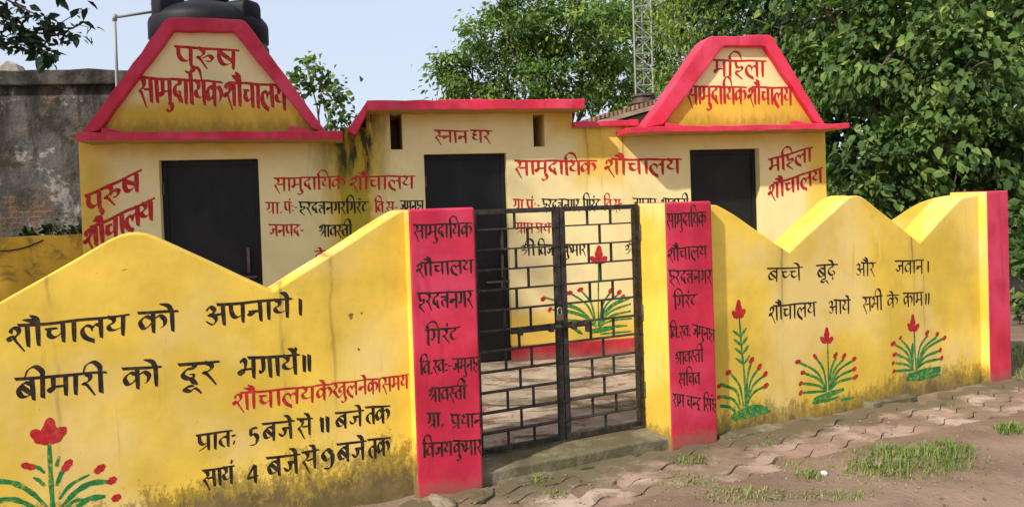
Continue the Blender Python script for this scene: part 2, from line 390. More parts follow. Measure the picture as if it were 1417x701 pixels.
# ------------------------------------------------------------------ ground, road, paving
def vnoise(x, y, s, seed=0):
    """smooth value noise, numpy"""
    xi = np.floor(x / s).astype(int); yi = np.floor(y / s).astype(int); fx = x / s - xi; fy = y / s - yi
    fx = fx * fx * (3 - 2 * fx); fy = fy * fy * (3 - 2 * fy)
    h = lambda a, b: ((np.sin(a * 127.1 + b * 311.7 + seed * 74.7) * 43758.5453) % 1)
    return (h(xi, yi) * (1 - fx) + h(xi + 1, yi) * fx) * (1 - fy) + (h(xi, yi + 1) * (1 - fx) + h(xi + 1, yi + 1) * fx) * fy
def ground_h(x, y):
    x = np.asarray(x, float); y = np.asarray(y, float)
    w = (x - LF.o.x) * LF.n.x + (y - LF.o.y) * LF.n.y
    n = vnoise(x, y, .9, 1) * .5 + vnoise(x, y, .32, 2) * .3 + vnoise(x, y, .11, 3) * .2 - .5
    n2 = vnoise(x, y, .05, 4) - .5
    pav = np.clip((w - .42) / .35, 0, 1); pav = pav * pav * (3 - 2 * pav)
    out = -.055 + np.clip(vnoise(x, y, .7, 6) * .6 + vnoise(x, y, .23, 7) * .4 - .5, 0, 1) * .11 + pav * (.045 + .05 * n + .012 * n2)
    far = np.clip((w - 1.2) / 1.5, 0, 1)
    return out - far * .03
# one sheet out to the horizon
gx = np.sinh(np.linspace(-5.6, 5.6, 420)) * 2.4 / 1.0; gy = gx.copy()
gx = gx + 1.2; gy = gy + 3.9
XX, YY = np.meshgrid(gx, gy, indexing='ij'); ZZ = ground_h(XX, YY)
n = len(gx); V = np.stack([XX.ravel(), YY.ravel(), ZZ.ravel()], 1)
idx = np.arange(n * n).reshape(n, n)
Fc = np.stack([idx[:-1, :-1].ravel(), idx[1:, :-1].ravel(), idx[1:, 1:].ravel(), idx[:-1, 1:].ravel()], 1)
me = bpy.data.meshes.new('ground'); me.from_pydata(V.tolist(), [], Fc.tolist()); me.polygons.foreach_set('use_smooth', [True] * len(me.polygons))
ground = bpy.data.objects.new('ground', me); COL.objects.link(ground); tag(ground, kind='structure')
t = NT('mud')
col = t.mix(t.ramp(t.noise(1.3, 7, .65), .35, .68), (.20, .13, .09), (.30, .205, .145))
col = t.mix(t.math('MULTIPLY', t.ramp(t.noise(9, 6, .7, off=(4, 4, 0)), .5, .72), .55), col, (.17, .115, .08))
col = t.mix(t.math('MULTIPLY', t.ramp(t.noise(60, 4, .7), .6, .72), .5), col, (.42, .33, .25))
t.bump(t.math('ADD', t.noise(7, 8, .7), t.math('MULTIPLY', t.noise(45, 5, .7), .5)), .7, .035)
me.materials.append(t.done(col, .85, .25))

# wavy interlocking pavers
t = NT('paver_concrete')
at_ = t.new('ShaderNodeAttribute', attribute_name='var')
col = t.mix(at_.outputs['Fac'], (.33, .205, .165), (.45, .36, .285))
col = t.mix(t.ramp(t.noise(2.4, 7, .68, off=(2, 7, 0)), .44, .58), col, (.22, .155, .105))
col = t.mix(t.math('MULTIPLY', t.ramp(t.noise(16, 6, .75), .52, .7), .6), col, (.20, .15, .10))
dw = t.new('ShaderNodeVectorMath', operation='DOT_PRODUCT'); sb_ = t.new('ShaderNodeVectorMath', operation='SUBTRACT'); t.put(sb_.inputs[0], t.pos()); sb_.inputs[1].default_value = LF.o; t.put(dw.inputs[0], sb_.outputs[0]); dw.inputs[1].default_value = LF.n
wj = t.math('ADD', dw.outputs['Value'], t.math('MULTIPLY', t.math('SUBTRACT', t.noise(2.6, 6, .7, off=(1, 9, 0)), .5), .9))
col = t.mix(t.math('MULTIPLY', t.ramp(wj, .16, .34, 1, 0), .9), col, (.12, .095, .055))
t.bump(t.noise(40, 5, .7), .4, .006)
PAV = t.done(col, .85, .2)
mb = MB(); var = []
u = -2.2
pl, pw, amp_ = .30, .118, .036
for row in range(6):
    for k in range(46):
        u0 = -2.6 + k * pl + (row % 2) * pl * .5; w0 = .015 + row * pw
        if row > 3 and random.random() < .2 + .3 * (row - 4): continue
        if row <= 3 and random.random() < .015: continue
        zc = -.030 + random.gauss(0, .0028); tu, tw = random.gauss(0, .015), random.gauss(0, .022)
        top = []; ns = 13; g = .0035
        for i in range(ns):
            a = i / (ns - 1); uu = u0 + g + (pl - 2 * g) * a; top.append((uu, w0 + g + amp_ * math.sin(2 * math.pi * uu / pl)))
        for i in range(ns - 1, -1, -1):
            a = i / (ns - 1); uu = u0 + g + (pl - 2 * g) * a; top.append((uu, w0 + pw - g + amp_ * math.sin(2 * math.pi * uu / pl)))
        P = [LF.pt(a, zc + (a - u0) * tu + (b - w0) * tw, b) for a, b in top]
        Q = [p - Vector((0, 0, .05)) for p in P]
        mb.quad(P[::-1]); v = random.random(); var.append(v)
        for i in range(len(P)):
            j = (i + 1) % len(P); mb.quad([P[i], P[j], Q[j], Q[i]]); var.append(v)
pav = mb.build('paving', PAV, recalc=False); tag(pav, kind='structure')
a = pav.data.attributes.new('var', 'FLOAT', 'FACE'); a.data.foreach_set('value', var)

t = NT('worn_concrete')
col = t.mix(t.ramp(t.noise(3, 7, .7), .35, .68), (.13, .105, .06), (.29, .245, .17))
col = t.mix(t.ramp(t.noise(5, 7, .75, off=(1, 5, 2)), .52, .68), col, (.13, .115, .055))
t.bump(t.math('ADD', t.noise(8, 7, .7), t.math('MULTIPLY', t.noise(50, 4, .7), .4)), .6, .02)
col = t.mix(t.math('MULTIPLY', t.ramp(t.noise(2.3, 7, .75, off=(6, 1, 2)), .42, .6), .8), col, (.10, .085, .04))
CONC = t.done(col, .9, .2)
# broken cement edging at the foot of the wall
mb = MB()
for (a, b) in ((-4.4, .02), (.42, 1.35), (1.98, 5.0)):
    u = a
    while u < b:
        l = random.uniform(.25, .6); l = min(l, b - u)
        wd = .02 + random.uniform(.0, .06); z1 = -.034 + random.gauss(0, .008)
        if random.random() < .7:
            k = 5
            pts = [(u + .004, -.09), ] + [(u + .004 + (l - .008) * i / k, wd + random.uniform(-.02, .02)) for i in range(k + 1)] + [(u + l - .004, -.09)]
            P = [LF.pt(p, z1 + random.gauss(0, .004), q) for p, q in pts]; Q = [p - Vector((0, 0, .09)) for p in P]
            mb.quad(P[::1]);
            for i in range(len(P)):
                j = (i + 1) % len(P); mb.quad([P[i], P[j], Q[j], Q[i]])
        u += l
kerb = mb.build('kerb', CONC, recalc=True); tag(kerb, kind='structure')

# yard floor behind the wall
t = NT('yard_floor_concrete')
col = t.mix(t.ramp(t.noise(2, 7, .7), .35, .66), (.27, .21, .15), (.45, .37, .28))
col = t.mix(t.ramp(t.noise(3.4, 7, .75, off=(4, 1, 2), dist=1.5), .52, .60), col, (.26, .10, .07))
col = t.mix(t.ramp(t.noise(2.1, 8, .75, off=(8, 1, 2), stretch=(.5, 1.6, 1), dist=1), .49, .62), col, (.085, .07, .04))
t.bump(t.noise(12, 7, .7), .5, .02)
YARD = t.done(col, .85, .25)
mb = MB(); c0 = LF.pt(-4.6, .018, -.2); c1 = LF.pt(4.75, .018, -.2); c2 = FA.pt(3.9, .018, -.15); c3 = FA.pt(-5.2, .018, -.15)
mb.quad([c0, c1, c2, c3]); yf = mb.build('yard_floor', YARD, recalc=False); tag(yf, kind='structure')

# ------------------------------------------------------------------ boundary wall materials
def wall_mat(name, seed, stain_u, z0=.075, amp=.12):
    t = NT(name); col = mottled(t, YEL, .2, 1.7)
    # bleached, rubbed patches, with glare on the wall also put into their colour
    col = t.mix(t.math('MULTIPLY', t.ramp(t.noise(1.5, 4, .55, off=(seed, 3, 2)), .46, .68), .62), col, (.80, .61, .27))
    # fine scratches and fly specks
    col = t.mix(t.math('MULTIPLY', t.ramp(t.noise(85, 3, .6, stretch=(1, 1, .6)), .68, .76), .55), col, (.22, .13, .03))
    col = t.mix(t.math('MULTIPLY', t.ramp(t.noise(3.2, 8, .78, off=(seed, 9, 4), dist=.6), .60, .70), .35), col, (.36, .24, .06))
    s = streaks(t, LF, stain_u, .034, 1.45, 1.6, seed)
    col = t.mix(t.math('MULTIPLY', s, .8), col, (.19, .13, .035))
    fine = t.math('MULTIPLY', t.ramp(t.noise(16, 5, .7, stretch=(1, 1, .1), off=(seed, 0, 0)), .58, .72), t.ramp(t.noise(1.6, 4, .6, off=(0, seed, 0)), .46, .62))
    col = t.mix(t.math('MULTIPLY', fine, .38), col, (.25, .18, .05))
    col = base_grime(t, col, z0, amp)
    plaster_bump(t, .4)
    return t.done(col, .72, .28)
# horizontal places of the run-off stains
SL = [lu(395, 500)[0], lu(465, 480)[0], lu(75, 600)[0]]
SR = [lu(1094, 430)[0], lu(1276, 420)[0], lu(1290, 420)[0]]
WALL_L = wall_mat('yellow_wall_paint', 1.3, SL, .22, .17); WALL_R = wall_mat('yellow_wall_paint_right', 7.7, SR)
def red_mat(name, base=True):
    t = NT(name); col = mottled(t, RED, .2, 3)
    col = t.mix(t.math('MULTIPLY', t.ramp(t.noise(2.1, 5, .6, off=(5, 5, 1)), .44, .66), .6), col, (.70, .07, .14))
    col = t.mix(t.math('MULTIPLY', t.ramp(t.noise(9, 6, .7, stretch=(1, 1, .12), off=(7, 1, 3)), .52, .68), .45), col, (.33, .02, .04))
    col = t.mix(t.math('MULTIPLY', t.ramp(t.noise(20, 6, .75, off=(2, 2, 8)), .61, .72), .7), col, (.17, .03, .03))
    if base: col = base_grime(t, col, .02, .06, .9, (.26, .13, .08))
    plaster_bump(t, .3)
    return t.done(col, .62, .35)
REDW = red_mat('red_pillar_paint'); REDT = red_mat('red_trim_paint', False)
def round_corner(a, b, c, r, n=5):
    """a-b-c polyline corner softened"""
    a, b, c = Vector(a), Vector(b), Vector(c); p = b + (a - b).normalized() * r; q = b + (c - b).normalized() * r
    return [tuple(p * (1 - t_) ** 2 + b * 2 * t_ * (1 - t_) + q * t_ ** 2) for t_ in [i / n for i in range(n + 1)]]
def soften(poly, r, closed=False):
    out = [poly[0]]
    for i in range(1, len(poly) - 1): out += round_corner(poly[i - 1], poly[i], poly[i + 1], r[i] if isinstance(r, list) else r)
    return out + [poly[-1]]
def wobble(poly, amp, step=.12):
    out = []
    for a, b in zip(poly[:-1], poly[1:]):
        n = max(1, int(math.hypot(b[0] - a[0], b[1] - a[1]) / step))
        for i in range(n):
            k = i / n; out.append((a[0] + (b[0] - a[0]) * k + random.gauss(0, amp) * (i > 0), a[1] + (b[1] - a[1]) * k + random.gauss(0, amp) * (i > 0)))
    return out + [poly[-1]]
# left wall top, right to left
w_ = WF
pk = lu(183, 313.5, w_); vl = lu(378, 403, w_); pr = lu(556, 290, w_)
lv = (2 * pk[0] - vl[0], vl[1] - .01); per = vl[0] - lv[0]
top = [(pr[0] + .06, pr[1]), pr, vl, pk, lv, (pk[0] - per, pk[1]), (lv[0] - per, lv[1])]
top = wobble(soften(top, [0, .04, .012, .115, .012, .12, 0]), .0018)
lw_end = lu(572, 480, w_)[0]
polyL = [(top[-1][0], -.12), (lw_end, -.12)] + [(min(p[0], lw_end), p[1]) for p in top]
LWALL = thing('boundary_wall', LF.pt(-2, 0, WB), 'scalloped yellow wall left of the gate with four rows of black slogans and opening hours', 'wall', 'scalloped yellow boundary walls')
mb = MB(); mb.prism(LF, polyL, WB, WF); mb.build('wall', WALL_L, LWALL, bevel=.009)
# right wall
top = [lu(1358, 266, w_), lu(1330, 274, w_), lu(1273, 336, w_), lu(1184, 264, w_), lu(1092, 349, w_), lu(1008, 291, w_), lu(986, 281, w_)]
rw_end = lu(1380, 400, w_)[0]
top[0] = (rw_end, top[0][1]); top = wobble(soften(top, [0, .06, .012, .13, .012, .1, 0]), .0018)
rw_beg = lu(968, 400, w_)[0]; top[-1] = (rw_beg, top[-1][1])
polyR = [(rw_beg, -.12), (rw_end, -.12)] + top
RWALL = thing('boundary_wall', LF.pt(3, 0, WB), 'scalloped yellow wall right of the gate with two rows of black text and three painted flowers', 'wall', 'scalloped yellow boundary walls')
mb = MB(); mb.prism(LF, polyR, WB, WF); mb.build('wall', WALL_R, RWALL, bevel=.009)
# pillars: red face and top, yellow sides
def pillar(pa, pb, ztop, parent, label, mat, w0=WB, side=None):
    mb = MB(); mb.box(LF, pa, pb, -.12, ztop, w0, 0, 0, 1, 0)
    o = mb.build('pillar', [REDW, mat], parent, bevel=.012); o['label'] = label; return o
lp0, lp1 = lu(571, 480)[0], lu(663, 480)[0]; lz = lu(612, 288)[1]
PILL_L = pillar(lp0, lp1, lz, LWALL, 'red faced gate pillar with black lettering', WALL_L)
rp0, rp1 = lu(924, 440)[0], lu(989, 440)[0]; rz = lu(952, 279)[1]
PILL_R = pillar(rp0, rp1, rz, RWALL, 'red faced gate pillar with black lettering', WALL_R)
ep0, ep1 = lu(1368, 400)[0], lu(1398, 400)[0]; ez = lu(1380, 264)[1]
PILL_E = pillar(ep0, ep1, ez, RWALL, 'plain red faced end pillar', WALL_R)

# lettering on the front walls
P = Paint(LF, WF)
P.text('sh_au_ch_aa_l_y', (9, 453.2), (177, 435.4), 28.5); P.text('k_o', (192, 433.4), (244, 429.5), 27.5)
P.text('a_p_n_aa_y_e', (281.8, 424), (402.5, 412.8), 27); P.text('|', (412, 412), (419, 411), 26)
P.text('b_ii_m_aa_r_ii', (22, 524.6), (145, 514.3), 29); P.text('k_o', (170.8, 511), (221.4, 506.6), 28)
P.text('d_uu_r', (249, 504.8), (301, 499.6), 30); P.text('bh_g_aa_y_e_n.', (330, 497), (412.8, 490.4), 27.5); P.text('||', (416, 490), (432, 488.6), 26)
P.text('pr_aa_t_:', (272.6, 602.5), (327, 593.5), 22); P.text('5', (343, 592.5), (359, 590), 24)
P.text('b_j_e', (363.8, 587), (405.9, 581.3), 24, .9); P.text('s_e', (411.6, 580.2), (431.8, 578), 22, .9)
P.text('1_1', (441, 577.5), (457, 575.3), 21, 1.25); P.text('b_j_e', (464.4, 571.7), (502.4, 567), 22, .9); P.text('t_k', (505.8, 564), (538.4, 560.7), 24, .9)
P.text('s_aa_y_n.', (280.7, 651.4), (323, 643.8), 24, .9); P.text('4', (340.4, 645), (359.8, 640.5), 25)
P.text('b_j_e', (369.8, 634.2), (414, 627.3), 26, .9); P.text('s_e', (418.5, 626), (439.6, 621.5), 24, .9); P.text('9', (443.8, 623), (463, 620), 27, 1.0)
P.text('b_j_e', (466.8, 615), (505.8, 609), 25, .9); P.text('t_k', (509.2, 609), (538.4, 604.8), 25, .9)
P.build('lettering', INK, LWALL, 'black slogan and opening hours')
P = Paint(LF, WF)
P.text('sh_au_ch_aa_l_y', (321.6, 545), (437, 533.5), 22.5, .95); P.text('k_e', (437.6, 533.5), (459, 530.8), 21, .9)
P.text('kh_u_l_n_e', (459.7, 530.5), (507.8, 524.9), 20, .85); P.text('k_aa', (508.6, 525), (527, 522.7), 20, .85); P.text('s_m_y', (528.8, 522.8), (564.8, 517.6), 20, .85)
P.build('lettering', REDINK, LWALL, 'red line of lettering above the hours')
P = Paint(LF, WF)
P.text('b_ch/_ch_e', (1062.7, 371.8), (1109.6, 369.6), 18, .85); P.text('b_uu_Dh_e', (1130, 367.7), (1158.2, 365.3), 19, .85)
P.text('a_au_r', (1183.3, 364.3), (1211, 363.3), 18, .8); P.text('j_v_aa_n', (1238.6, 361.3), (1277.7, 359.8), 18, .85); P.text('|', (1282, 360), (1287, 359.8), 18)
P.text('sh_au_ch_aa_l_y', (1063.7, 424.3), (1129, 417.7), 19.5, .85); P.text('a_aa_y_e', (1145.7, 416), (1176.4, 414.7), 19, .85)
P.text('s_bh_ii', (1194, 412), (1220.8, 408.8), 19, .8); P.text('k_e', (1227.7, 409.2), (1242.6, 407.2), 17, .8); P.text('k_aa_m', (1250, 406), (1276.8, 404.2), 18.5, .8); P.text('||', (1279, 405), (1288, 404.2), 18)
P.build('lettering', INK, RWALL)
P = Paint(LF, 0)
P.text('s_aa_m_u_d_aa_i_y_k', (572.4, 311.5), (652.4, 308.5), 19, 0.85); P.text('sh_au_ch_aa_l_y', (575.4, 364.4), (654.8, 359.4), 18, 0.92)
P.text('h_r_d_tt_n_g_r', (577.4, 406), (654, 402.3), 22, 0.82); P.text('g_i_r_n._T'.replace('g_i', 'i_g'), (588.6, 456.9), (635.3, 452.4), 20, 0.92)
P.text('i_v_._s/_v_:_-', (581, 500.3), (625, 496.5), 18, 0.87); P.text('j_m_u_n_h_aa', (626, 496.4), (665, 493.7), 19, 0.82)
P.text('shr_aa_v_s/_t_ii', (592, 537.5), (645, 532.6), 19, 0.87); P.text('gr_aa_.', (590.6, 572), (614, 570.5), 20, 0.87); P.text('pr_dh_aa_n', (623.5, 573.6), (667.5, 571.4), 19, 0.87)
P.text('i_v_j_y', (584.7, 613.6), (625.8, 610.2), 20, 0.87); P.text('k_u_m_aa_r', (627.5, 609.7), (667.5, 608), 20, 0.87)
P.build('lettering', INK, PILL_L)
P = Paint(LF, 0)
P.text('s_aa_m_u_d_aa_i_y_k', (922.5, 296.5), (976.5, 293.4), 19, 0.77); P.text('sh_au_ch_aa_l_y', (923.7, 344.5), (978, 339.8), 16.5, 0.82)
P.text('h_r_d_tt_n_g_r', (925.2, 374.3), (985, 374), 18.5, 0.74); P.text('i_g_r_n._T', (931.6, 410), (965, 406.8), 17.5, 0.82)
P.text('i_v_._s/_v_:', (926.9, 452.2), (956, 450), 16, 0.82); P.text('j_m_u_n_h_aa', (958, 448.6), (989, 456), 16.5, 0.77)
P.text('shr_aa_v_s/_t_ii', (933.6, 488), (973, 482.8), 16.5, 0.77); P.text('s_i_ch_v', (939, 517), (968.8, 515), 16.5, 0.78)
P.text('r_aa_m', (930.9, 545), (947, 546), 17, 0.77); P.text('ch_n/_dr', (950, 548), (970, 550), 16.5, 0.77); P.text('i_s_n.._h', (973, 551), (991, 552.3), 17, 0.77)
P.build('lettering', INK, PILL_R)

P = Paint(LF, WF)
for a, b, wd in (((482, 437), (489, 434), 5), ((484, 441), (488, 438), 4), ((499, 434), (502, 432), 3), ((495, 484), (498, 482), 4), ((168, 374), (176, 372), 1.2)): P.petal(a, b, wd)
P.build('chipped_spots', paint_mat('bare_plaster_chip', (.20, .14, .07), .3, YEL), LWALL)
# painted flowers: (stem and leaves) + (petals and buds as a sub-part)
def flower(fr, w, parent, stem, leaves, petals, buds, smear, label, sw=4):
    P = Paint(fr, w)
    for l in leaves: P.stroke(l[0], l[1], l[2] if len(l) > 2 else l[1] * .5, l[3] if len(l) > 3 else l[1] * 1.15)
    P.stroke(stem, sw, sw * 1.3)
    for s_ in smear: P.stroke(s_[0], s_[1] * .6, s_[1] * .5, s_[1])
    g = P.build('painted_flower', GREEN, parent, label)
    P = Paint(fr, w + .0006)
    for a, b, wd in petals: P.petal(a, b, wd)
    for b in buds: P.bud(*b)
    P.build('petals', PETAL, g)
flower(LF, WF, LWALL, [(68, 612), (70, 655), (73, 702), (75, 740)],
  [([(66, 702), (45, 682), (20, 668), (-8, 665)], 3, 6, 7), ([(62, 716), (40, 698), (15, 690), (-8, 694)], 3, 6, 7), ([(86, 700), (105, 680), (126, 668), (150, 666)], 4, 6, 8),
   ([(104, 704), (122, 690), (146, 686)], 3, 5, 8), ([(78, 672), (84, 656), (88, 648)], 3, 4, 6), ([(62, 672), (54, 664), (46, 660)], 3, 2, 5), ([(62, 654), (54, 647), (44, 643)], 2, 3, 5),
   ([(82, 690), (98, 670), (124, 656)], 3, 2, 5), ([(78, 645), (82, 630)], 4, 2, 5), ([(80, 716), (100, 694), (118, 690)], 3, 2, 5)],
  [((67, 613), (69, 577), 18), ((67, 613), (43, 595), 17), ((68, 613), (91, 590), 16)],
  [((39, 644.5), -15, 20, 9), ((93, 643), 55, 20, 10), ((138, 648), 40, 18, 10), ((155, 664), 40, 14, 10), ((161, 688), 30, 14, 10)], [], 'tall red flower with green leaves', 5)
def tuft(c, lefts, rights, k=1.0):
    out = []
    for x, y in lefts: out.append(([(c[0] - 2, c[1]), ((c[0] * .62 + x * .38), y + (c[1] - y) * .38 - 1), (x, y)], 2.2 * k, 3.4 * k, 3.8 * k))
    for x, y in rights: out.append(([(c[0] + 2, c[1]), ((c[0] * .62 + x * .38), y + (c[1] - y) * .38 - 1), (x, y)], 2.2 * k, 3.4 * k, 3.8 * k))
    return out
lv1 = []
for i, y in enumerate((462, 474, 486, 500)):
    lv1.append(([(1024 + i * 1.5, y + 3), (1019 + i * 1.4, y - 1), (1014 + i * 1.2, y - 5)], 2, 1.2, 4.4)); lv1.append(([(1025 + i * 1.5, y + 3), (1029 + i * 1.6, y - 3), (1033 + i * 1.6, y - 9)], 2, 1.2, 4.4))
flower(LF, WF, RWALL, [(1023, 438), (1026, 480), (1030, 520), (1032, 568)],
  lv1 + tuft((1031, 562), [(1010, 516)], [(1040, 499), (1051, 508), (1059, 518), (1061, 533)]) + [([(1024, 560), (1018, 540), (996, 531)], 2, 4, 4.5), ([(1024, 566), (1014, 552), (996, 548)], 2, 4, 4.5), ([(1020, 572), (1010, 563), (996, 561)], 2, 4, 4.5)],
  [((1022, 440), (1022, 414), 11), ((1021, 440), (1013, 430), 9), ((1023, 440), (1031, 427), 9)],
  [((1008, 515), 30, 9, 7), ((1040, 498), 60, 11, 7), ((1051, 507), 60, 10, 7), ((1059, 517), 50, 9, 7), ((1060, 533), 40, 9, 7), ((995, 534), 30, 6, 6), ((995, 549), 30, 6, 6)],
  [([(1012, 577), (1035, 570), (1062, 564)], 10), ([(1014, 574), (1040, 563), (1056, 562)], 6), ([(1016, 580), (1035, 575), (1066, 568)], 6)], 'tall red flower with paired leaves up its stem', 3)
flower(LF, WF, RWALL, [(1145, 472), (1146, 505), (1147, 540)],
  tuft((1146, 541), [(1106, 501), (1113, 516), (1110, 530), (1111, 543), (1130, 496)], [(1157, 494), (1168, 496), (1181, 498), (1181, 511), (1182, 522)]),
  [((1144, 474), (1144, 452), 10), ((1143, 474), (1135, 466), 8), ((1145, 474), (1153, 466), 8)],
  [((1104, 500), 20, 8, 6), ((1111, 515), 20, 7, 6), ((1108, 530), 40, 7, 6), ((1108, 543), 60, 8, 6), ((1128, 493), -50, 8, 6), ((1156, 491), 55, 9, 6), ((1168, 492), 50, 9, 6), ((1182, 496), 30, 7, 6), ((1182, 510), 30, 7, 6), ((1184, 521), 40, 8, 6)],
  [([(1126, 553), (1145, 546), (1168, 538)], 8), ([(1124, 557), (1145, 553), (1160, 549)], 5), ([(1164, 553), (1172, 551), (1182, 550)], 4)], 'small red flower, middle one of three', 2.6)
flower(LF, WF, RWALL, [(1265, 455), (1266, 485), (1268, 513)],
  tuft((1266, 512), [(1238, 476), (1240, 490), (1239, 502), (1239, 513), (1247, 470)], [(1284, 463), (1296, 466), (1305, 468), (1300, 485), (1301, 496)]) + [([(1262, 512), (1262, 490), (1263, 474)], 5, 3, 7)],
  [((1263, 458), (1263, 434), 10), ((1262, 458), (1256, 447), 8), ((1264, 458), (1272, 448), 8)],
  [((1236, 475), 30, 8, 6), ((1246, 467), 60, 6, 5), ((1238, 490), 30, 7, 6), ((1236, 502), 60, 6, 5), ((1237, 513), 60, 6, 5), ((1283, 460), 50, 8, 6), ((1297, 462), 60, 7, 6), ((1307, 467), 50, 7, 6), ((1301, 484), 60, 7, 6), ((1303, 495), 60, 7, 6)],
  [([(1254, 524), (1275, 518), (1302, 511)], 9), ([(1256, 519), (1280, 512), (1303, 508)], 6), ([(1262, 525), (1280, 523), (1300, 517)], 5)], 'small red flower nearest the end pillar', 2.6)

# wall along the side of the yard
e0 = LF.pt(ep1 - .02, 0, WB); e1 = FA.pt(fu(1150, 300)[0] + .02, 0, .02)
dv = e1 - e0; SL_ = math.hypot(dv.x, dv.y)
SF = Frame(e0.x, e0.y, math.degrees(math.atan2(dv.y, dv.x)))
prof = [(SL_, 1.47), (SL_ - .12, 1.51), (SL_ - .42, 1.42), (SL_ * .52, 1.2), (.34, 1.44), (.0, 1.475)]
prof = wobble(soften(prof, [0, .1, .2, .05, .2, 0]), .0015)
SWALL = thing('boundary_wall', SF.pt(.9, 0, -.02), 'yellow scalloped side wall between the end pillar and the toilet building', 'wall', 'scalloped yellow boundary walls')
mb = MB(); mb.prism(SF, [(0, -.1), (SL_, -.1)] + prof, -.13, 0); mb.build('wall', WALL_R, SWALL, bevel=.012)

# sill under the gate
mb = MB(); g0, g1 = lp1 - .05, rp0 + .04
k = 14; pts = [(g0 + (g1 - g0) * i / k, .03 + random.gauss(0, .004)) for i in range(k, -1, -1)]
mb.prism(LF, [(g0, -.12), (g1, -.12)] + pts, -.42, -.03)
sill = mb.build('gate_sill', CONC, bevel=.012); tag(sill, 'mossy cement sill under the black gate', 'sill')
#==SECTION3==
# ------------------------------------------------------------------ toilet building
BLD = thing('toilet_building', FA.pt(0, 0, -1), 'yellow and cream toilet block with two red trimmed gables and three black doors', 'building')
uM0, uM1 = fu(111, 260)[0], fu(472, 230)[0]; uB0, uB1 = fu(509, 250)[0], fu(793, 200)[0]; uL0, uL1 = fu(872, 230)[0], fu(1143, 230)[0]
zM = fu(290, 189)[1]; zB = fu(650, 146)[1]; zS = fu(490, 176)[1]; zR = fu(830, 171)[1]; zL = fu(1010, 176)[1]
top = [(uL1, zL), (uL0, zL), (uL0, zR), (uB1, zR), (uB1, zB), (uB0, zB), (uB0, zS), (uM1, zS), (uM1, zM), (uM0, zM)]
t = NT('cream_and_yellow_wall_paint')
col = mottled(t, (.76, .50, .085), .12)
U = t.along(FA); Zs = t.z()
Uj = t.math('ADD', U, t.math('MULTIPLY', t.math('SUBTRACT', t.noise(2.2, 4, .6), .5), .28)); Zj = t.math('ADD', Zs, t.math('MULTIPLY', t.math('SUBTRACT', t.noise(2.2, 4, .6, off=(5, 5, 5)), .5), .28))
def patch(x0, x1, y0, y1, s=.13):
    a, b = fu(x0, 280)[0], fu(x1, 280)[0]; c, d = fu((x0 + x1) / 2, y1)[1], fu((x0 + x1) / 2, y0)[1]
    f = t.math('MULTIPLY', t.ramp(Uj, a - s, a + s), t.ramp(Uj, b - s, b + s, 1, 0))
    return t.math('MULTIPLY', f, t.math('MULTIPLY', t.ramp(Zj, c - s, c + s), t.ramp(Zj, d - s, d + s, 1, 0)))
m_ = patch(148, 462, 206, 640)
for q in ((520, 765, 158, 428), (740, 800, 185, 425), (866, 1118, 190, 428), (880, 1010, 200, 420), (700, 880, 250, 425)): m_ = t.math('MAXIMUM', m_, patch(*q))
col = t.mix(m_, col, mottled(t, CRM, .08))
# green-black run-off between the roofs
st = streaks(t, FA, [fu(474, 250)[0], fu(490, 250)[0], fu(508, 250)[0]], .2, zS + .1, 1.5, 2.0)
yel = streaks(t, FA, [fu(490, 280)[0], fu(480, 280)[0], fu(503, 280)[0]], .22, zS + .1, 3.2, 5.0)
col = t.mix(t.math('MULTIPLY', yel, 2.2, clamp=True), col, (.40, .29, .022))
blk = t.math('MULTIPLY', t.math('MULTIPLY', st, t.ramp(t.noise(11, 6, .7, stretch=(1, 1, .2)), .36, .54)), t.ramp(Zs, zS - .75, zS - .1))
col = t.mix(t.math('MULTIPLY', blk, 1.9, clamp=True), col, (.045, .04, .012))
s2 = streaks(t, FA, [fu(811, 200)[0], fu(832, 200)[0], fu(861, 200)[0]], .022, zR, 1.0, 3.0)
col = t.mix(t.math('MULTIPLY', s2, .75), col, (.16, .11, .02))
# red skirting, worn grey at the bottom
skz = fu(800, 472)[1]
col = t.mix(t.ramp(Zs, skz - .012, skz + .012, 1, 0), col, mottled(t, (.48, .03, .045), .2, 5))
col = base_grime(t, col, .06, .06, .9, (.24, .15, .11))
plaster_bump(t, .28)
FAC = t.done(col, .75, .25)
mb = MB(); mb.prism(FA, [(uM0, -.05), (uL1, -.05)] + top, -2.1, 0)
WALL = mb.build('wall', FAC, BLD)
doors = []
for (x0, y0, x1) in ((219.5, 220.5, 357), (586.5, 212.5, 700.5), (954.5, 206, 1050.5)):
    a = fu(x0, y0)[0]; b = fu(x1, y0)[0]; z1 = fu((x0 + x1) / 2, y0)[1]; doors.append((a, b, .03, z1))
cut = []
for a, b, z0, z1 in doors:
    c = MB(); c.box(FA, a, b, -.3, z1, -.30, .1); cut.append(c.build('cutter', FAC))
vents = []
for (x0, x1, y0, y1) in ((540, 556.5, 158, 207), (738, 753.5, 158, 203)):
    a, b = fu(x0, 180)[0], fu(x1, 180)[0]; z0 = fu(x0, y1)[1]; z1 = fu(x0, y0)[1]; vents.append((a, b, z0, z1))
    c = MB(); c.box(FA, a, b, z0, z1, -.9, .1); cut.append(c.build('cutter', FAC))
join_cut(WALL, cut)
md = WALL.modifiers.new('bevel', 'BEVEL'); md.width = .009; md.segments = 2; md.limit_method = 'ANGLE'; md.angle_limit = R(40)

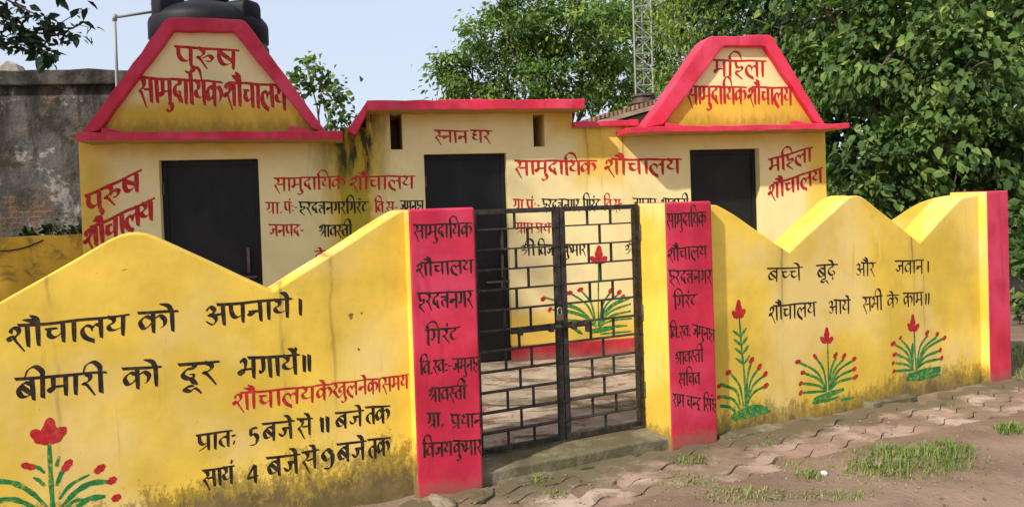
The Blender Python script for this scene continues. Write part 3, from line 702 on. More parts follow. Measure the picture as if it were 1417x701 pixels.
t = NT('black_door_paint')
col = t.mix(t.ramp(t.noise(3, 6, .65, stretch=(1, 1, .4)), .35, .7), (.006, .006, .0065), (.015, .014, .014))
col = t.mix(t.math('MULTIPLY', t.ramp(t.noise(30, 6, .75, stretch=(1, 1, .5)), .62, .74), .5), col, (.06, .045, .035))
t.bump(t.noise(6, 4, .5), .15, .01)
IRON = t.done(col,   .5, .25)
t = NT('dusty_gate_iron'); col = t.mix(t.ramp(t.noise(16, 6, .75), .38, .66), (.014, .013, .013), (.055, .046, .04)); col = t.mix(t.math('MULTIPLY', t.ramp(t.noise(38, 5, .75), .56, .7), .7), col, (.14, .085, .05)); GIRON = t.done(col, .65, .3)
t = NT('rusty_steel'); col = t.mix(t.ramp(t.noise(25, 5, .7), .4, .62), (.05, .045, .042), (.16, .085, .045)); RUST = t.done(col, .6, .5)
t = NT('dull_steel'); col = t.mix(t.ramp(t.noise(20, 4, .7), .4, .65), (.30, .29, .28), (.45, .43, .40)); t.b.inputs['Metallic'].default_value = .6; STEEL = t.done(col, .45, .5)
for i, (a, b, z0, z1) in enumerate(doors):
    mb = MB(); g = .006; W0 = -.09
    mb.box(FA, a + g, b - g, z0, z1 - g, W0 - .03, W0)
    for q in ((a + g, a + .045, z0, z1 - g), (b - .045, b - g, z0, z1 - g), (a + .046, b - .046, z1 - .05, z1 - g), (a + .046, b - .046, z0, z0 + .05), (a + .046, b - .046, .93, .97)):
        mb.box(FA, q[0], q[1], q[2], q[3], W0 - .01, W0 + .014)
    d = mb.build('door', IRON, BLD, bevel=.003, seg=1)
    for hz_ in (.35, 1.05, z1 - .25):
        mb = MB(); mb.tube([FA.pt(a + .012, hz_ - .05, W0 + .022), FA.pt(a + .012, hz_ + .05, W0 + .022)], .011, 8); mb.build('hinge', RUST, d)
    mb = MB(); s = b - .12 if i == 0 else b - .06
    zb = 1.08 if i == 0 else .92
    mb.box(FA, s - .012, s + .012, zb - .10, zb + .12, W0 + .016, W0 + .045)
    mb.tube([FA.pt(s - .16, zb - .14, W0 + .04), FA.pt(s + .07, zb - .14, W0 + .04)], .011)
    mb.tube([FA.pt(s - .02, zb - .14, W0 + .04), FA.pt(s - .02, zb - .14, W0 + .075), FA.pt(s - .02, zb - .19, W0 + .08)], .008)
    mb.build('bolt', RUST, d)
# ledges, roof slabs
t = NT('concrete_soffit'); col = t.mix(t.ramp(t.noise(3, 6, .7), .4, .65), (.42, .26, .06), (.30, .22, .10)); SOFF = t.done(col, .85, .2)
def slab(name, px, w0, w1, mats, parent, label=None, wob=.003):
    q = [fu(x, y, w1) for x, y in px]                       # bottom-left, bottom-right, top-right, top-left
    n = 24; bl, br, tr, tl = q
    P = [(bl[0] + (br[0] - bl[0]) * i / n, bl[1] + (br[1] - bl[1]) * i / n + random.gauss(0, wob)) for i in range(n + 1)] + [(tr[0] + (tl[0] - tr[0]) * i / n, tr[1] + (tl[1] - tr[1]) * i / n + random.gauss(0, wob)) for i in range(n + 1)]
    mb = MB(); b = 0; mb.prism(FA, P, w0, w1, 0, 0, 0)
    # underside gets the plain soffit
    for i in range(2, 2 + n): mb.m[i] = 1
    o = mb.build(name, mats, parent, bevel=.008)
    if label: o['label'] = label
    return o
slab('ledge', [(105, 195), (474, 193), (474, 181), (105, 183)], -.12, .33, [REDT, SOFF], BLD, 'thick red ledge under the larger gable')
slab('ledge', [(871, 184.5), (1176, 178), (1176, 170), (871, 176)], -.12, .36, [REDT, SOFF], BLD, 'thin red ledge under the smaller gable')
RT = red_mat('red_roof_edge_paint', False)
tt = RT.node_tree
slab('roof_slab', [(508, 153), (809, 150.5), (810, 137), (507, 139)], -2.2, .30, [RT, SOFF], BLD, 'flat roof slab over the middle room with red edge')
q = [fu(x, y, .22) for x, y in ((508, 139.5), (509, 153), (492, 187), (480, 181))]
mb = MB(); mb.prism(FA, [q[3], q[2], q[1], q[0]], -2.0, .22); o = mb.build('roof_slope', RT, BLD, bevel=.008); o['label'] = 'short slanting red roof end by the mossy corner'
slab('roof_lip', [(794, 176), (884, 174), (884, 165.5), (794, 168)], -2.1, .07, [REDT, SOFF], BLD)
# flat roof behind the gables
mb = MB(); mb.box(FA, uM0 + .01, uM1 - .01, zM - .08, zM + .04, -2.08, -.13); mb.build('roof', CONC, BLD); mb = MB(); mb.box(FA, uL0 + .01, uL1 - .01, zL - .08, zL + .03, -2.08, -.13); mb.build('roof', CONC, BLD)
# gables
def gable(outer, inner, ws, parent, split_y, label, dark_left):
    t = NT('gable_paint'); col = mottled(t, CRM, .08); zz = fu(inner[0][0] + 150, split_y, ws)[1]
    Zj = t.math('ADD', t.z(), t.math('MULTIPLY', t.math('SUBTRACT', t.noise(3, 5, .65), .5), .22))
    col = t.mix(t.ramp(Zj, zz - .09, zz + .1, 1, 0), col, mottled(t, (.66, .43, .05), .14))
    zb = fu(inner[0][0] + 150, inner[0][1], ws)[1]
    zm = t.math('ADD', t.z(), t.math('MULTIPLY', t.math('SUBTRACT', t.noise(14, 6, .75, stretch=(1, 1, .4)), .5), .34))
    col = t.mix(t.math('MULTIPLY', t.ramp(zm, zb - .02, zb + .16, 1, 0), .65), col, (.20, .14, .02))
    plaster_bump(t, .25); gm = t.done(col, .75, .25)
    wi = ws - .07
    pi = [fu(x, y, ws) for x, y in inner]; po = [fu(x, y, ws) for x, y in outer]
    big = [((a[0] + b[0]) / 2, (a[1] + b[1]) / 2) for a, b in zip(pi, po)]
    mb = MB(); mb.prism(FA, [big[0], big[3], big[2], big[1]], -.1, wi); g = mb.build('gable', gm, parent); g['label'] = label
    mb = MB(); O = [po[0]] + soften(po, .05)[1:-1] + [po[3]]
    ring = wobble(O[::-1], .0035, .1) + wobble(soften(pi, .02), .0035, .1)
    mb.prism(FA, ring, -.102, ws); 
    mb.build('trim', REDT, g, bevel=.01)
    # lumps of plaster left along the foot
    for (x, y, dx) in ((inner[0][0] + 2, inner[0][1] + 2, 34), (inner[3][0] - 30, inner[3][1] + 2, 30)):
        a = fu(x, y, ws); b = fu(x + dx, y, ws); mb = MB()
        mb.prism(FA, [(a[0], a[1] - .05), (b[0], b[1] - .05), (b[0], b[1] - .01), ((a[0] + b[0]) / 2, b[1] + .02), (a[0], a[1] + .035)], wi - .02, ws - .006); mb.build('trim', REDT, g, bevel=.01)
    return g, wi
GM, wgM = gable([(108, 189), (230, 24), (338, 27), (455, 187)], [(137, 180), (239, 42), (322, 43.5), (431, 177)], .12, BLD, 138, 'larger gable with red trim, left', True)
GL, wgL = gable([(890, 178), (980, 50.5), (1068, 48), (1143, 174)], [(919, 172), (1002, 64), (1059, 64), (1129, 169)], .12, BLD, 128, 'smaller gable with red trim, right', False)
P = Paint(FA, wgM); P.text('p_u_ru_S', (242.3, 65), (329, 70), 26, 1.0); P.text('s_aa_m_u_d_aa_i_y_k_,_sh_au_ch_aa_l_y', (192, 107.3), (396, 119), 33, .9); P.build('lettering', REDINK, GM)
P = Paint(FA, wgL); P.text('m_i_h_l_aa', (987.4, 83.6), (1059, 84.8), 22, .95); P.text('s_aa_m_u_d_aa_i_y_k_,_sh_au_ch_aa_l_y', (951, 119.7), (1096.2, 121.8), 24, .9); P.build('lettering', REDINK, GL)
# lettering on the face
P = Paint(FA, 0)
P.text('p_u_ru_S', (118.8, 272), (194, 236.5), 27, 1.12); P.text('sh_au_ch_aa_l_y', (116, 320), (212.4, 274.8), 28, 1.12)
P.build('lettering', REDINK, WALL, 'red lettering left of the wider black door'); P = Paint(FA, 0)
P.text('s_aa_m_u_d_aa_i_y_k', (379.4, 247.1), (477.6, 244.2), 17, 0.94); P.text('sh_au_ch_aa_l_y', (484, 245), (573.5, 243.4), 18, 0.94)
P.text('gr_aa_.', (368, 280.5), (391, 280), 15, 0.89); P.text('p_n._:_-', (393, 280), (412, 279.4), 15, 0.89); P.text('i_v_._s_-', (518.4, 279.3), (551, 280), 15, 0.89)
P.text('j_n_p_d_-', (372, 311.3), (421, 310.7), 16, 0.89); P.text('k_e', (436, 348), (453, 346.5), 15, 0.89)
P.build('lettering', REDINK, WALL, 'red lettering right of the wider black door'); P = Paint(FA, 0)
P.text('s/_n_aa_n', (601.7, 181), (647.2, 181.4), 16.5, 1.00); P.text('gh_r', (651.8, 181), (679.8, 181), 16.5, 1.00)
P.build('lettering', REDINK, WALL, 'red lettering over the middle door'); P = Paint(FA, 0)
P.text('s_aa_m_u_d_aa_i_y_k', (712.8, 223), (824.8, 222.5), 19.5, 1.06); P.text('sh_au_ch_aa_l_y', (836, 221), (941.4, 220.3), 20.5, 1.06)
P.text('gr_aa_._p_n._:_-', (710, 275.9), (748, 276.7), 15, 0.89); P.text('i_v_._s_:_-', (835.4, 275.9), (866, 276.5), 15, 0.89)
P.text('gr_aa_m', (714, 308.5), (738, 309), 14, 0.89); P.text('pr_dh_aa_n', (741, 309), (776, 309), 14, 0.89)
P.build('lettering', REDINK, WALL, 'red lettering right of the middle door'); P = Paint(FA, 0)
P.text('m_i_h_l_aa', (1064, 221.5), (1123.6, 203.9), 19, 1.06); P.text('sh_au_ch_aa_l_y', (1063, 257), (1138, 232.3), 20, 1.06)
P.build('lettering', REDINK, WALL, 'slanting red lettering right of the narrower black door')
P = Paint(FA, 0)
P.text('h_r_d_tt_n_g_r_i_g_r_n._T', (413.7, 280), (509, 279.3), 16, 0.89); P.text('j_m_u_n_h_aa', (553.6, 278.5), (586, 277.6), 15, 0.89); P.text('shr_aa_v_s/_t_ii', (440.8, 311.9), (487, 311.3), 16, 0.89)
P.build('lettering', INK, WALL, 'black lettering left of the middle door'); P = Paint(FA, 0)
P.text('h_r_d_tt_n_g_r_ _i_g_r_n._T', (750.2, 275.9), (830.8, 275.9), 16, 0.85); P.text('j_m_u_n_h_aa', (875.5, 274.8), (908, 275), 15, 0.85); P.text('shr_aa_v_s/_t_ii', (914, 275), (952.8, 275), 15, 0.85)
P.text('shr_ii', (720, 338.8), (741, 338.6), 15, 0.89); P.text('i_v_j_y', (744, 338.6), (775, 338.4), 15, 0.89); P.text('k_u_m_aa_r', (779, 338.4), (811, 338), 15, 0.89); P.text('shr_ii', (864, 338), (884, 338), 15, 0.89)
P.build('lettering', INK, WALL, 'black lettering right of the middle door')
flower(FA, 0, WALL, [(828, 362), (828, 410), (828, 452)],
  tuft((827, 452), [(756, 412), (790, 406), (804, 402), (778, 428), (781, 442), (764, 428), (772, 420)], [(845, 404), (857, 406), (862, 413), (873, 420), (873, 430), (875, 440), (872, 412)], .75),
  [((828, 364), (829, 339), 11), ((827, 364), (817, 355), 9), ((829, 364), (840, 355), 9)],
  [((752, 413), 40, 9, 6), ((761, 428), 60, 8, 5), ((788, 405), 10, 9, 6), ((803, 400.5), 25, 9, 6), ((845, 402), 55, 8, 6), ((857, 404), 45, 8, 6), ((862, 410), 45, 7, 5)],
  [([(818, 460), (838, 456), (852, 452)], 5), ([(815, 457), (845, 452), (868, 450)], 4), ([(792, 452), (800, 458), (806, 462)], 5), ([(830, 462), (850, 460), (874, 458)], 3)], 'red flower by the middle door seen through the gate', 1.8)
P = Paint(FA, 0); P.petal((1083, 333), (1090, 325), 6); P.petal((1087, 333), (1097, 320), 9); o = P.build('painted_flower', PETAL, WALL, 'top of a red flower behind the wall')

# ------------------------------------------------------------------ gate
GATE = thing('gate', LF.pt((lp1 + rp0) / 2, .04, -.26), 'black iron double gate of staggered bars between two red pillars', 'gate')
wg = -.275
ga = lu(655, 460, wg)[0]; gm = lu(777, 450, wg)[0]; gb = lu(886, 440, wg)[0]; gz0 = .045; gz1 = lu(770, 286, wg)[1]
def leaf(a, b, first):
    mb = MB(); st = .034
    mb.box(LF, a, a + st, gz0, gz1, wg - .016, wg + .016); mb.box(LF, b - st, b, gz0, gz1, wg - .016, wg + .016)
    mb.box(LF, a + st + .0005, b - st - .0005, gz1 - .03, gz1 - .001, wg - .014, wg + .014); mb.box(LF, a + st + .0005, b - st - .0005, gz0 + .001, gz0 + .03, wg - .014, wg + .014)
    fr_ = mb.build('gate_frame', GIRON, None)
    o = fr_; o.name = 'gate_leaf'
    rows = 12; h = (gz1 - gz0) / rows; bars = MB()
    for r in range(1, rows): 
        z = gz0 + r * h; bars.box(LF, a - .002, b + .002, z - .0042, z + .0042, wg - .019, wg + .019)
    for r in range(rows):
        z0 = gz1 - (r + 1) * h + .005; z1 = gz1 - r * h - .005
        two = (r % 2 == 0) == first
        for k in ((1 / 3, 2 / 3) if two else (1 / 6, .5, 5 / 6)) if True else ():
            if not two and k != .5: continue
            u = a + st + (b - a - 2 * st) * k + random.gauss(0, .003); bars.box(LF, u - .0062, u + .0062, z0, z1, wg - .0065, wg + .0065)
    return o, bars
for (a, b, first, lab) in ((ga, gm - .004, False, 'left leaf'), (gm + .004, gb, True, 'right leaf')):
    o, bars = leaf(a, b, first); o.data.transform(Matrix.Translation(-GATE.location)); o.parent = GATE
    bars.build('bars', GIRON, o)
    # hinges
    s = a - .012 if lab == 'left leaf' else b + .012
    for z in (.28, .78, 1.3):
        mb = MB(); mb.tube([LF.pt(s, z - .05, wg + .012), LF.pt(s, z + .05, wg + .012)], .011, 8); mb.build('hinge', RUST, o)
# flat stiffener of the hinge side, shackle bolt and padlock
mb = MB(); mb.box(LF, gb - .062, gb - .035, gz0 + .032, gz1 - .032, wg + .0165, wg + .024); mb.build('stiffener', GIRON, GATE)
zb = lu(770, 451, wg)[1]
mb = MB(); mb.tube([LF.pt(gm - .36, zb, wg + .034), LF.pt(gm + .16, zb, wg + .034)], .013, 10)
mb.box(LF, gm + .155, gm + .175, zb - .05, zb + .018, wg + .018, wg + .045)
for du in (-.3, -.09, .07): mb.box(LF, gm + du - .014, gm + du + .014, zb - .024, zb + .024, wg + .0165, wg + .05)
mb.build('bolt', GIRON, GATE, bevel=.002, seg=1)
t = NT('brass_padlock'); t.b.inputs['Metallic'].default_value = .8; BRASS = t.done((.20, .15, .10), .5, .5)
zl = lu(769, 436, wg)[1]; ul = lu(768, 436, wg)[0]
PL = thing('padlock', LF.pt(ul, zl - .03, wg + .06), 'small brass padlock hanging on the gate bolt', 'padlock')
mb = MB(); mb.box(LF, ul - .021, ul + .021, zl - .026, zl + .018, wg + .052, wg + .072); mb.build('body', BRASS, PL, bevel=.005)
mb = MB(); mb.tube([LF.pt(ul + .014 * math.cos(a_), zl + .018 + (.022 + .016 * math.sin(a_)) * (1 if 0 < i < 8 else 0), wg + .062) for i, a_ in enumerate([math.pi * k / 8 for k in range(9)])], .0035, 8); mb.build('shackle', STEEL, PL)
#==SECTION4==
# ------------------------------------------------------------------ walls to the left
uLW = uM0
LLOW = thing('boundary_wall', FA.pt(uM0 - 1.2, 0, -.1), 'low mossy yellow wall left of the toilet building', 'wall')
t = NT('mossy_yellow_wall_paint'); col = mottled(t, (.62, .36, .035), .2)
col = t.mix(t.math('MULTIPLY', t.ramp(t.noise(3.5, 8, .75, dist=1), .46, .62), .75), col, (.10, .075, .02)); col = base_grime(t, col, .3, .25); plaster_bump(t); LOWM = t.done(col, .8, .2)
zt = fu(60, 326, -.06)[1]
mb = MB(); mb.prism(FA, [(uM0 - 4.5, -.1), (uM0 - .002, -.1)] + wobble([(uM0 - .002, zt), (uM0 - 4.5, zt - .02)], .003), -.26, -.06); mb.build('wall', LOWM, LLOW, bevel=.012)
c0 = FA.pt(*fu(-8, 347, -.045), -.045); c1 = FA.pt(*fu(60, 332, -.045), -.045); pts = [c0.lerp(c1, i / 8) - Vector((0, 0, .03 * math.sin(math.pi * i / 8))) for i in range(9)]
pts = [pts[0] + Vector((-1.2, 0, .0))] + pts
mb = MB(); mb.tube(pts, .006, 6); tag(mb.build('cable', IRON, smooth=True), 'thin dark cable sagging along the low yellow wall', 'cable')
# old plastered wall
OF = Frame(-4.5, 8.7, 7); 
t = NT('old_brick_and_plaster')
br = t.new('ShaderNodeTexBrick'); mp = t.new('ShaderNodeCombineXYZ'); t.put(mp.inputs[0], t.along(OF)); t.put(mp.inputs[1], t.z()); t.put(br.inputs[0], mp.outputs[0])
br.inputs['Color1'].default_value = (.12, .065, .045, 1); br.inputs['Color2'].default_value = (.17, .095, .06, 1); br.inputs['Mortar'].default_value = (.16, .14, .11, 1); br.inputs['Scale'].default_value = 4.2
br.inputs['Mortar Size'].default_value = .03
col = t.mix(t.ramp(t.noise(2.5, 7, .7), .35, .65), (.055, .052, .049), (.125, .117, .108))
col = t.mix(t.ramp(t.noise(2.0, 8, .75, off=(13, 4, 2)), .55, .60), col, (.30, .285, .26))
col = t.mix(t.ramp(t.noise(1.6, 8, .72, off=(3, 0, 8)), .53, .57), col, br.outputs[0])
stv = t.math('MULTIPLY', t.ramp(t.noise(5, 6, .7, stretch=(1, 1, .18)), .45, .62), t.ramp(t.z(), .6, 3.0, .25, 1))
col = t.mix(t.math('MULTIPLY', stv, .95), col, (.035, .032, .028)); col = t.mix(t.ramp(t.noise(2.2, 8, .75, off=(7, 7, 1)), .50, .60), col, (.04, .038, .028))
t.bump(t.math('ADD', t.noise(6, 8, .7), t.noise(1.6, 8, .72, off=(3, 0, 8))), .8, .04); OLD = t.done(col, .9, .15)
t = NT('blackened_coping'); col = t.mix(t.ramp(t.noise(4, 7, .75), .4, .65), (.03, .028, .025), (.11, .10, .085)); t.bump(t.noise(10, 7, .7), .7, .03); COPE = t.done(col, .95, .1)
OLDW = thing('old_wall', OF.pt(0, 0, -.2), 'old grey plaster wall with bare brick and a blackened coping', 'wall')
zt = OF.uv(80, 118)[1]; zc = OF.uv(80, 96, .08)[1]; u1 = OF.uv(330, 100)[0]
mb = MB(); mb.box(OF, -6, u1, -.1, zt, -.3, 0); mb.build('wall', OLD, OLDW)
mb = MB(); mb.prism(OF, [(-6.05, zt - .01), (u1, zt - .01)] + wobble([(u1, zc), (-6.05, zc - .03)], .008, .2), -.38, .09); mb.build('coping', COPE, OLDW, bevel=.02)
mb = MB(); q = OF.uv(18, 90, -.2); mb.prism(OF, [(q[0] - .16, zc - .02), (q[0] + .16, zc - .02), (q[0] + .1, zc + .09), (q[0], zc + .14), (q[0] - .08, zc + .07)], -.25, -.05)
t = NT('pale_stone'); STONE = t.done(t.mix(t.ramp(t.noise(9, 6, .7), .4, .65), (.30, .27, .22), (.46, .42, .35)), .9, .2)
tag(mb.build('stone', STONE, bevel=.02), 'pale block lying on the old wall coping', 'stone')

# ------------------------------------------------------------------ water tank and pipe
t = NT('black_tank_plastic'); col = t.mix(t.ramp(t.noise(3, 5, .6), .4, .7), (.006, .006, .009), (.016, .016, .02)); TANK = t.done(col, .55, .22)
tc = at(291, 60, 8.35); zr = zM + .045; ht = at(291, 4, 8.35).z - zr; r = .625
WT = thing('water_tank', (tc.x, tc.y, zr), 'black ribbed plastic water tank on the roof behind the larger gable', 'water tank')
prof = [(.0, 0), (r, 0), (r, .1)]
z = .1
hs = ht - .27
while z < hs - .16: prof += [(r, z), (r - .0, z + .07), (r - .022, z + .09), (r - .022, z + .12), (r, z + .14)]; z += .16
prof += [(r, hs), (r - .01, hs + .035), (r - .05, hs + .085), (r - .15, hs + .15), (r - .3, hs + .215), (.2, hs + .25), (.19, hs + .27), (0, hs + .275)]
mb = MB(); mb.lathe((tc.x, tc.y, zr), prof, 56); mb.build('body', TANK, WT, smooth=False).data.polygons.foreach_set('use_smooth', [True] * len(WT.children[0].data.polygons))
for k, (px, wd) in enumerate(((256, .10), (350, .14))):
    ang = R(-128) if k == 0 else R(-22)
    fr = Frame(tc.x, tc.y, math.degrees(ang) + 90)
    mb = MB()
    mb.prism(fr, [(-wd, hs - .02), (wd, hs - .02), (wd, hs + .17 + .08 * (k == 0)), (wd * .7, hs + .22 + .08 * (k == 0)), (-wd * .7, hs + .22 + .08 * (k == 0)), (-wd, hs + .17 + .08 * (k == 0))], r - .30, r - .012)
    for v in range(len(mb.v)): mb.v[v] = (mb.v[v][0], mb.v[v][1], mb.v[v][2] + zr)
    mb.build('lifting_lug', TANK, WT, bevel=.03, smooth=True)
mb = MB(); mb.lathe((tc.x, tc.y, zr), [(0, hs + .28), (.21, hs + .28), (.215, hs + .32), (.19, hs + .345), (.1, hs + .36), (0, hs + .365)], 40); mb.build('lid', TANK, WT, smooth=True)
t = NT('grey_pipe_plastic'); PIPE = t.done((.34, .35, .36), .5, .4)
Yp = 8.0
p = [at(162, 200, Yp), at(161, 90, Yp), at(158.5, 24, Yp), at(226, 14, 8.25)]
p[0].z = 0; p[3] = p[3].lerp(tc, .0)
end = Vector((tc.x - .5, tc.y - .3, p[3].z + .02))
mb = MB(); mb.tube([p[0], p[1], p[2]], .017, 10); mb.tube([p[2], p[3], end], .017, 10); mb.lathe(tuple(p[2]), [(0, -.04), (.024, -.04), (.024, .03), (0, .03)], 12)
tag(mb.build('water_pipe', PIPE, smooth=True), 'grey pipe rising past the old wall and bending to the tank', 'pipe')

# ------------------------------------------------------------------ house and mast behind
HF = Frame(at(800, 200, 15.5).x, 15.5, 6)
t = NT('clay_roof_tiles'); bk = t.new('ShaderNodeTexWave'); t.put(bk.inputs[0], t.pos()); bk.inputs['Scale'].default_value = 3.4; bk.inputs['Distortion'].default_value = 1.2
col = t.mix(t.ramp(t.noise(5, 6, .7), .35, .65), (.17, .085, .055), (.33, .21, .15)); col = t.mix(t.math('MULTIPLY', t.ramp(bk.outputs['Fac'], .3, .8), .4), col, (.10, .07, .055)); t.bump(bk.outputs['Fac'], .6, .05); TILE = t.done(col, .85, .2)
t = NT('mud_wall'); col = t.mix(t.ramp(t.noise(2, 6, .7), .35, .65), (.30, .22, .15), (.40, .31, .22)); MUDW = t.done(col, .9, .15)
t = NT('weathered_timber'); col = t.mix(t.ramp(t.noise(6, 6, .7, stretch=(.3, 1, 1)), .35, .65), (.25, .19, .13), (.45, .36, .26)); WOOD = t.done(col, .85, .2)
HOUSE = thing('village_house', HF.pt(2.5, 0, -2), 'low village house with a sagging clay tile roof behind the toilet block', 'house')
a0 = HF.uv(796, 170); a1 = HF.uv(884, 141); 
ridge = a1[1] + .25; ru = a1[0] + 1.2
mb = MB(); mb.prism(HF, [(a0[0] + .3, -.1), (ru * 2 - a0[0] - .3, -.1), (ru * 2 - a0[0] - .3, a0[1] - .15), (ru, ridge - .2), (a0[0] + .3, a0[1] - .15)], -4, -.25); mb.build('wall', MUDW, HOUSE)
mb = MB(); n = 12
L = [(a0[0] + (ru - a0[0]) * i / n, a0[1] + (ridge - a0[1]) * i / n + random.gauss(0, .012)) for i in range(n + 1)]
Rg = [(2 * ru - u, z) for u, z in L[::-1][1:]]
mb.prism(HF, [(u, z - .10) for u, z in L] + [(u, z - .10) for u, z in Rg] + Rg[::-1] + L[::-1], -4.3, 0); mb.build('roof', TILE, HOUSE, bevel=.01)
mb = MB(); mb.prism(HF, [(a0[0] + .1, a0[1] - .16), (ru, ridge - .19), (ru, ridge - .10), (a0[0] + .1, a0[1] - .07)], .02, .10); mb.build('barge_board', WOOD, HOUSE)
t = NT('galvanised_steel'); GALV = t.done((.30, .31, .28), .5, .5)
Ym = 22.0; mc = at(892, 138, Ym); hw = .235
MAST = thing('lattice_mast', (mc.x, mc.y, 0), 'slim pale lattice mast rising in front of the trees', 'mast')
mb = MB(); ang = [R(80 + 120 * k) for k in range(3)]; cs = [Vector((mc.x + .29 * math.cos(a), mc.y + .29 * math.sin(a), 0)) for a in ang]
for c in cs: mb.tube([c, c + Vector((0, 0, 14))], .026, 6)
mb.build('legs', GALV, MAST, smooth=False)
mb = MB(); z = .3; st = .46; k = 0
while z < 13.6:
    for i in range(3):
        a, b = cs[i], cs[(i + 1) % 3]
        if k % 2: a, b = b, a
        mb.tube([a + Vector((0, 0, z)), b + Vector((0, 0, z + st))], .013, 4); mb.tube([a + Vector((0, 0, z)), b + Vector((0, 0, z))], .011, 4)
    z += st; k += 1
mb.build('bracing', GALV, MAST)
mb = MB(); mb.lathe((mc.x, mc.y, mc.z - .12), [(0, 0), (.42, 0), (.42, .07), (.34, .07), (.34, .2), (.40, .2), (.40, .26), (0, .26)], 10); mb.build('collar', RUST, MAST)

# ------------------------------------------------------------------ trees
def leaf_mat(name, stops, trans=.36, rough=.58):
    t = NT(name); at_ = t.new('ShaderNodeAttribute', attribute_name='var')
    cr = t.new('ShaderNodeValToRGB'); t.put(cr.inputs[0], at_.outputs['Fac']); el = cr.color_ramp.elements
    el[0].position = 0; el[0].color = (*stops[0], 1); el[1].position = 1; el[1].color = (*stops[-1], 1)
    for i, s in enumerate(stops[1:-1]): e = el.new((i + 1) / (len(stops) - 1)); e.color = (*s, 1)
    t.done(cr.outputs[0], rough, .22)
    tr = t.new('ShaderNodeBsdfTranslucent'); t.put(tr.inputs[0], t.mix(1.0, cr.outputs[0], (1.0, 1.15, .45), 'MULTIPLY'))
    mx = t.new('ShaderNodeMixShader'); mx.inputs[0].default_value = trans
    t.t.links.new(t.b.outputs[0], mx.inputs[1]); t.t.links.new(tr.outputs[0], mx.inputs[2]); t.t.links.new(mx.outputs[0], t.out.inputs[0])
    return t.mat
t = NT('bark'); col = t.mix(t.ramp(t.noise(8, 6, .7, stretch=(1, 1, .25)), .35, .65), (.085, .065, .045), (.20, .16, .115)); t.bump(t.noise(14, 6, .7, stretch=(1, 1, .25)), .7, .03); BARK = t.done(col, .9, .15)
def leaf_mesh(name, C, out, size, mat, parent, droop=.5, flat=.5, aspect=.55, hue=None):
    """ovate leaves, folded along the midrib and bent towards the tip"""
    N = len(C); d = out + rng.normal(0, .55, (N, 3)); d[:, 2] -= droop; d /= np.linalg.norm(d, axis=1)[:, None]
    nn = rng.normal(0, .5, (N, 3)) + np.array([0, 0, flat]) + out * .45
    s = np.cross(d, nn); s /= np.linalg.norm(s, axis=1)[:, None] + 1e-9; nn = np.cross(s, d)
    L = (size * rng.uniform(.38, 1.35, N))[:, None]; Wd = L * aspect * .5; k = rng.uniform(.05, .22, N)[:, None]
    f = rng.uniform(.1, .5, N)[:, None]
    base = C - d * L * .5; m1 = C - d * L * .12; m2 = C + d * L * .2 - nn * L * k * .4; tip = C + d * L * .5 - nn * L * k
    l1 = m1 + s * Wd + nn * Wd * f; r1 = m1 - s * Wd + nn * Wd * f; l2 = m2 + s * Wd * .68 + nn * Wd * f * .7; r2 = m2 - s * Wd * .68 + nn * Wd * f * .7
    V = np.stack([base, m1, m2, tip, l1, l2, r1, r2], 1).reshape(-1, 3) - np.array(parent_loc(parent))
    b = (np.arange(N) * 8)[:, None]
    T3 = np.array([[0, 1, 4], [2, 3, 5], [0, 6, 1], [2, 7, 3]]); Q4 = np.array([[1, 2, 5, 4], [1, 6, 7, 2]])
    F = (b[:, :, None] + T3[None]).reshape(-1, 3).tolist() + (b[:, :, None] + Q4[None]).reshape(-1, 4).tolist()
    me = bpy.data.meshes.new(name); me.from_pydata(V.tolist(), [], F); me.materials.append(mat)
    v = np.clip(rng.normal(.38, .17, N) + (0 if hue is None else hue), 0, 1)
    a = me.attributes.new('var', 'FLOAT', 'FACE'); a.data.foreach_set('value', np.concatenate([np.repeat(v, 4), np.repeat(v, 2)]).astype(np.float32))
    me.polygons.foreach_set('use_smooth', [True] * len(F))
    o = bpy.data.objects.new(name, me); COL.objects.link(o); o.parent = parent; return o
